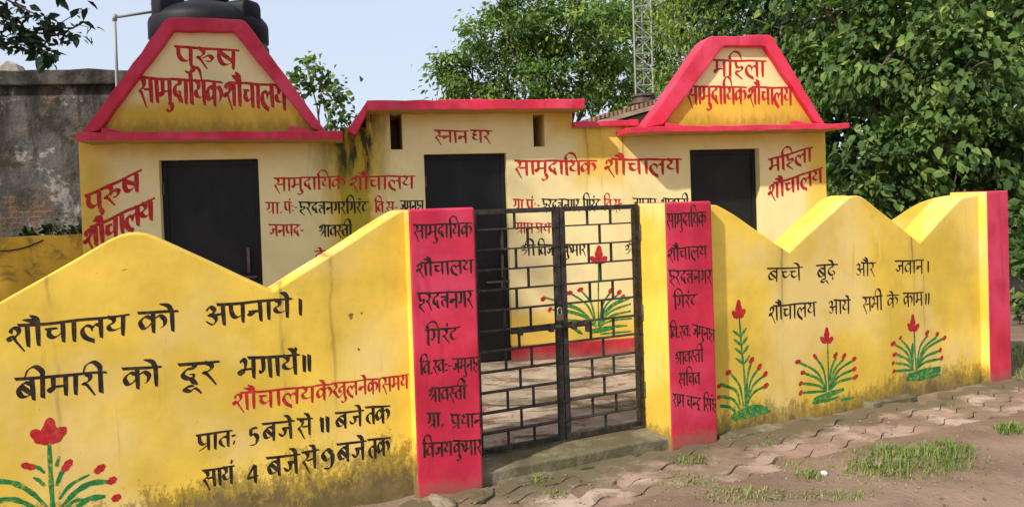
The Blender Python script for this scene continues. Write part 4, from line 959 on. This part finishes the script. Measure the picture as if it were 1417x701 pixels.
def tree(name, label, base, clumps, n, size, mat, trunk_r=.14, sub=26, spread=.22, droop=.5, aspect=.55, cat_='tree', lean=0, fork=.35, twig=True, group=None):
    """clumps: (centre, radius[, hue shift])"""
    T = thing(name, base, label, cat_, group); B = Vector(base)
    C = []; O = []; H = []; wts = np.array([c[1] ** 2 for c in clumps]); wts = wts / wts.sum(); mb = MB()
    top = max(c[0].z for c in clumps); ctr = sum((c[0] for c in clumps), Vector()) / len(clumps)
    fk = B.lerp(Vector((ctr.x, ctr.y, top)), fork); fk.x = B.x + (ctr.x - B.x) * .3; fk.y = B.y + (ctr.y - B.y) * .3
    mid = B.lerp(fk, .5) + Vector((random.uniform(-.1, .1), random.uniform(-.1, .1), 0))
    mb.tube([B - Vector((0, 0, .1)), B.lerp(mid, .15), mid, fk], [trunk_r * 1.5, trunk_r * 1.1, trunk_r * .9, trunk_r * .75], 10)
    for ci, c in enumerate(clumps):
        cc, rad = c[0], c[1]; hue = c[2] if len(c) > 2 else 0
        m1 = fk.lerp(cc, .5) + Vector((random.uniform(-.2, .2), random.uniform(-.2, .2), random.uniform(0, .25))) * rad
        mb.tube([fk, m1, cc], [trunk_r * .5, trunk_r * .33, trunk_r * .18], 7)
        ns = max(6, int(sub)); dirs = rng.normal(0, 1, (ns, 3)); dirs /= np.linalg.norm(dirs, axis=1)[:, None]
        rr = rad * rng.uniform(.5, 1.05, ns)[:, None]; sc = np.array(cc) + dirs * rr * np.array([1, 1, .85])
        shue = rng.normal(0, .17, ns) + hue
        k = int(n * wts[ci]); which = rng.integers(0, ns, k)
        sp = rad * spread * rng.uniform(.6, 1.4, ns)[which][:, None]
        P_ = sc[which] + rng.normal(0, 1, (k, 3)) * sp * np.array([1, 1, .7])
        o = P_ - np.array(cc); o /= np.linalg.norm(o, axis=1)[:, None] + 1e-9
        C.append(P_); O.append(o); H.append(shue[which])
        if twig:
            for s_ in sc[:min(ns, 10)]:
                e = Vector(s_); mb.tube([cc, cc.lerp(e, .55) + Vector((0, 0, .06 * rad)), e], [trunk_r * .14, trunk_r * .09, trunk_r * .04], 5)
    mb.build('trunk', BARK, T, smooth=True, recalc=False)
    leaf_mesh('crown', np.concatenate(C), np.concatenate(O), size, mat, T, droop=droop, aspect=aspect, hue=np.concatenate(H))
    return T
def cl(px, py, Y, rpx, hue=0): return (at(px, py, Y), rpx / F_PX * Y, hue)
LM_BIG = leaf_mat('broad_leaf_green', [(.035, .07, .022), (.085, .155, .042), (.16, .255, .065), (.34, .41, .10)])
LM_NEEM = leaf_mat('neem_leaf_green', [(.055, .105, .03), (.115, .20, .045), (.20, .30, .065), (.40, .44, .08)])  # greens lightened, putting the haze of distance into the leaf colour
LM_DARK = leaf_mat('dark_leaf_green', [(.008, .02, .006), (.016, .04, .01), (.03, .066, .014), (.06, .11, .022)])  # greens darkened so the dense tree behind reads as shaded gaps
tree('broad_leaf_tree', 'tall broad leaved tree crowding the right edge beyond the side wall', (6.9, 11.2, -.08),
     [cl(1250, 62, 10.8, 120), cl(1385, 40, 10.4, 130, .05), cl(1228, 222, 10.6, 80), cl(1335, 190, 10.2, 105), cl(1408, 215, 10.4, 95), cl(1180, 105, 11.4, 95), cl(1320, 110, 10.0, 95, .05), cl(1300, -75, 11, 150), cl(1450, 130, 10.4, 130),
      cl(1195, 285, 10.6, 55), cl(1285, 275, 10.8, 70, -.1), cl(1375, 300, 10.7, 80, -.1), cl(1150, 20, 11.6, 90, .05), cl(1480, -40, 10.6, 150)], 21000, .145, LM_BIG, .15, 34, .15, .8, .56, fork=.3)
tree('dense_tree', 'dense tree, leaves darkened to stand for shade, behind the smaller gable and the broad leaved tree', (6.0, 15.2, -.08),
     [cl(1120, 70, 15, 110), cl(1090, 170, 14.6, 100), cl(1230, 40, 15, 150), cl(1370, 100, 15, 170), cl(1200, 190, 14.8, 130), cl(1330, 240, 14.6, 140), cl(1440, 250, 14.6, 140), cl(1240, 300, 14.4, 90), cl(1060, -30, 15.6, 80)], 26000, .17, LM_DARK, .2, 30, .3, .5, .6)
tree('neem_tree', 'feathery yellow green neem tree behind the smaller gable beside the mast', (4.2, 19.5, -.08),
     [cl(965, 30, 19, 52, .25), cl(1010, 75, 18.5, 55, .1), cl(930, 0, 19.5, 40, .2), cl(1050, 20, 18.5, 62, -.05), cl(1000, -30, 19, 70, .05), cl(940, 110, 19, 34, .1), cl(1090, 45, 18, 50)], 15000, .13, LM_NEEM, .16, 30, .26, .6, .4, group='neem trees behind the toilet block')
tree('neem_tree', 'round mid green neem tree rising behind the flat roof slab', (2.0, 25.5, -.08),
     [cl(655, 112, 25, 52), cl(624, 96, 24.6, 30), cl(700, 55, 25, 55, .05), cl(742, 22, 25, 48), cl(790, 42, 25.4, 62, .04), cl(775, 108, 25, 62), cl(705, 125, 24.6, 48), cl(838, 75, 25.6, 50, .06), cl(850, 125, 25.6, 46), cl(735, 82, 26, 44), cl(690, 14, 25.6, 26), cl(820, 25, 26, 40)], 24000, .19, LM_NEEM, .2, 24, .19, .6, .45, group='neem trees behind the toilet block')
tree('neem_tree', 'hazy tree in the gap between the flat roof and the mast', (5.2, 31, -.08),
     [cl(880, 60, 31, 55, .05), cl(900, 130, 31, 45), cl(860, 20, 32, 40), cl(930, 80, 31, 50), cl(905, 10, 31, 45, .1)], 9000, .22, LM_NEEM, .2, 30, .26, .6, .42, group='neem trees behind the toilet block')
tree('sapling', 'small leafy sapling growing behind the larger gable', (at(440, 150, 10.2).x, 10.2, -.08),
     [cl(425, 95, 10.2, 24, .15), cl(445, 125, 10.2, 30, .05), cl(412, 118, 10.2, 18), cl(462, 145, 10.2, 18), cl(470, 168, 10.4, 22), cl(500, 172, 10.4, 16)], 620, .09, LM_BIG, .035, 9, .3, .3, .72, 'sapling', fork=.7)
tree('bush', 'broad leaved bush growing beyond the red end pillar at the right edge', (at(1440, 480, 8.2).x, 8.2, -.08),
     [cl(1435, 420, 8.2, 36), cl(1420, 350, 8.6, 34), cl(1455, 360, 8.3, 40), cl(1425, 300, 9.0, 30), cl(1445, 480, 8.0, 30)], 900, .13, LM_BIG, .04, 12, .3, .4, .6, 'bush', fork=.5)
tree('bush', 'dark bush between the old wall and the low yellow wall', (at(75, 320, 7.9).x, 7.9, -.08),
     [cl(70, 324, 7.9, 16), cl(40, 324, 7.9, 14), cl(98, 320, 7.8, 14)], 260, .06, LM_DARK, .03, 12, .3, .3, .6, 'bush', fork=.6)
# shade tree left of the picture, one branch reaching in
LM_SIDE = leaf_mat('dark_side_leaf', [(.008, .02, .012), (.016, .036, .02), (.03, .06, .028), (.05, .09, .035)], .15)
ST = tree('shade_tree', 'dark tree beyond the left edge with one leafy branch hanging in', (-6.4, 4.6, -.08),
     [(Vector((-5.3, 4.5, 4.7)), 1.0), (Vector((-4.5, 3.9, 5.4)), .95), (Vector((-4.7, 4.8, 3.9)), .8), (Vector((-5.0, 3.7, 5.9)), .9), (Vector((-4.0, 4.6, 5.3)), .8), (Vector((-5.9, 4.2, 4.2)), .9), (Vector((-4.3, 4.7, 4.6)), .7)], 15000, .2, LM_SIDE, .15, 24, .3, .5, .5, fork=.4)
mb = MB(); C = []; O = []
def twig(pts, Y, r0, every, n_side=2, spread=9):
    Pp = [at(x, y, Y) for x, y in pts]; mb.tube(Pp, [r0 * (1 - .75 * i / (len(Pp) - 1)) for i in range(len(Pp))], 6)
    Pc = cat([(p.x, p.z) for p in Pp], 6)
    for i, (x, z) in enumerate(Pc):
        for _ in range(every):
            o = np.array([random.uniform(-1, 1), random.uniform(-.8, .8), random.uniform(-.9, .6)]); C.append(np.array([x, Pp[0].y, z]) + o * spread / F_PX * Y); O.append(o / np.linalg.norm(o))
twig([(-60, -30), (-10, 5), (25, 38), (50, 60), (72, 82)], 4.9, .014, 6, spread=13); twig([(-50, 20), (0, 32), (40, 45), (80, 48), (112, 52)], 4.9, .011, 4, spread=13); twig([(-40, -20), (10, 0), (45, 18), (62, 30)], 4.8, .010, 4, spread=15)
twig([(40, 45), (75, 38), (100, 22), (125, 12)], 4.9, .005, 1, spread=8); twig([(80, 48), (110, 35), (132, 40)], 4.9, .004, 1, spread=8); twig([(-30, 50), (0, 60), (30, 62), (55, 75), (72, 84)], 4.9, .006, 4, spread=13)
twig([(-420, -160), (-250, -90), (-120, -50), (-55, -25)], 4.8, .035, 2, spread=25); twig([(60, -30), (78, -12), (84, 2)], 4.8, .004, 2, spread=6)
mb.build('branch', BARK, ST, smooth=True, recalc=False); leaf_mesh('branch_leaves', np.array(C), np.array(O), .075, LM_SIDE, ST, droop=.4, aspect=.5)

# ------------------------------------------------------------------ grass, pebbles, litter
t_ = leaf_mat('grass_green', [(.09, .13, .03), (.15, .23, .05), (.24, .30, .08), (.42, .36, .18)], .25, .6)
V = []; Fq = []; va = []
def blades(px, py, rx, ry, n, h, dry=0.0):
    for _ in range(n):
        a = random.uniform(0, 2 * math.pi); q = math.sqrt(random.random()); p = on_ground(px + rx * q * math.cos(a), py + ry * q * math.sin(a), -.015)
        z = float(ground_h(p.x, p.y)); z = max(z, -.04); hh = h * random.uniform(.35, 1.15) * (1.15 - .6 * q); th = random.uniform(0, 2 * math.pi); l = random.uniform(.2, .95) * hh; wd = random.uniform(.002, .0042)
        d = Vector((math.cos(th), math.sin(th), 0)); s = Vector((-d.y, d.x, 0)) * wd; b = len(V); p.z = z - .01
        m1 = p + d * l * .35 + Vector((0, 0, hh * .62)); tp = p + d * l + Vector((0, 0, hh * random.uniform(.7, 1)))
        V.extend([tuple(p + s), tuple(p - s), tuple(m1 - s * .8), tuple(m1 + s * .8), tuple(tp)]); Fq.extend([(b, b + 1, b + 2, b + 3), (b + 3, b + 2, b + 4)])
        v = min(1, max(0, random.gauss(.42 + dry, .2))); va.extend([v, v])
for q in ((1260, 646, 88, 20, 620, .10), (1215, 656, 50, 10, 220, .07, .1), (1310, 630, 45, 12, 260, .10), (1260, 646, 130, 32, 420, .05, .2), (1190, 660, 90, 16, 200, .04, .3), (960, 632, 40, 10, 420, .05, .15), (950, 660, 60, 16, 500, .045, .2), (745, 662, 16, 6, 170, .07, .1), (770, 680, 22, 8, 160, .05, .1),
          (1062, 612, 18, 6, 240, .05, .05), (1120, 662, 22, 8, 170, .06, .15), (1398, 598, 24, 8, 320, .08), (1030, 690, 70, 14, 420, .05, .25), (1160, 690, 60, 8, 240, .05, .25), (345, 694, 25, 6, 140, .07, .3), (620, 690, 30, 6, 90, .04, .2), (1330, 560, 60, 5, 120, .05, .2), (880, 610, 30, 3, 60, .03, .1), (1410, 500, 14, 30, 300, .1, .0), (1100, 640, 120, 20, 300, .035, .25)): blades(*q)
me = bpy.data.meshes.new('grass'); me.from_pydata(V, [], Fq); me.materials.append(t_); a = me.attributes.new('var', 'FLOAT', 'FACE'); a.data.foreach_set('value', va)
gr = bpy.data.objects.new('grass', me); COL.objects.link(gr); tag(gr, 'green and dry grass tufts along the paving', 'grass', kind='stuff')
# pebbles and crumbs of soil
bm = bmesh.new()
for _ in range(420):
    px = random.uniform(560, 1417); py = random.uniform(560, 701); p = on_ground(px, py, -.01)
    w = (p - LF.o).dot(LF.n)
    if w < .05: continue
    r = random.uniform(.003, .011) * (1.6 if random.random() < .06 else 1); mtx = Matrix.Translation((p.x, p.y, max(float(ground_h(p.x, p.y)), -.03) + r * .3)) @ Matrix.Rotation(random.uniform(0, 6), 4, 'Z') @ Matrix.Diagonal((1, random.uniform(.6, 1), random.uniform(.5, .8), 1))
    bmesh.ops.create_icosphere(bm, subdivisions=1, radius=r, matrix=mtx)
me = bpy.data.meshes.new('pebbles'); bm.to_mesh(me); bm.free(); t = NT('pebble_soil'); me.materials.append(t.done(t.mix(t.ramp(t.noise(14, 3, .6), .4, .6), (.13, .09, .06), (.27, .20, .145)), .9, .2))
pb = bpy.data.objects.new('pebbles', me); COL.objects.link(pb); tag(pb, 'crumbs of soil and small pebbles on the mud and paving', 'pebbles', kind='stuff')
def lump(px, py, sx, sy, sz, mat, name, label, cat_, seed):
    p = on_ground(px, py, -.01); z = max(float(ground_h(p.x, p.y)), -.03); bm = bmesh.new(); bmesh.ops.create_icosphere(bm, subdivisions=3, radius=1)
    rr = random.Random(seed); ph = [rr.uniform(0, 6) for _ in range(6)]
    for v in bm.verts:
        c = v.co; k = 1 + .16 * math.sin(c.x * 3 + ph[0]) * math.sin(c.y * 3.4 + ph[1]) + .12 * math.sin(c.z * 5 + ph[2] + c.x * 2) + .07 * math.sin(c.x * 9 + ph[3]) * math.sin(c.y * 8 + c.z * 9 + ph[4])
        v.co = Vector((c.x * sx, c.y * sy, c.z * sz)) * k
    bm.transform(Matrix.Rotation(rr.uniform(0, 6), 4, 'Z')); me = bpy.data.meshes.new(name); bm.to_mesh(me); bm.free(); me.materials.append(mat)
    o = bpy.data.objects.new(name, me); COL.objects.link(o); o.location = (p.x, p.y, z + sz * .35); tag(o, label, cat_)
lump(1075, 690, .045, .03, .016, CONC, 'stone', 'flat grey stone in the mud in front of the right wall', 'stone', 3)
lump(1140, 658, .020, .013, .018, NT('white_plastic').done((.78, .77, .74), .5, .4), 'plastic_scrap', 'crumpled white plastic scrap lying by the grass tuft', 'litter', 5)
lump(610, 691, .09, .05, .03, CONC, 'stone', 'pale cement lump at the foot of the left red pillar', 'stone', 9)
lump(665, 684, .12, .05, .022, CONC, 'stone', 'broad flat cement piece before the left end of the sill', 'stone', 11)
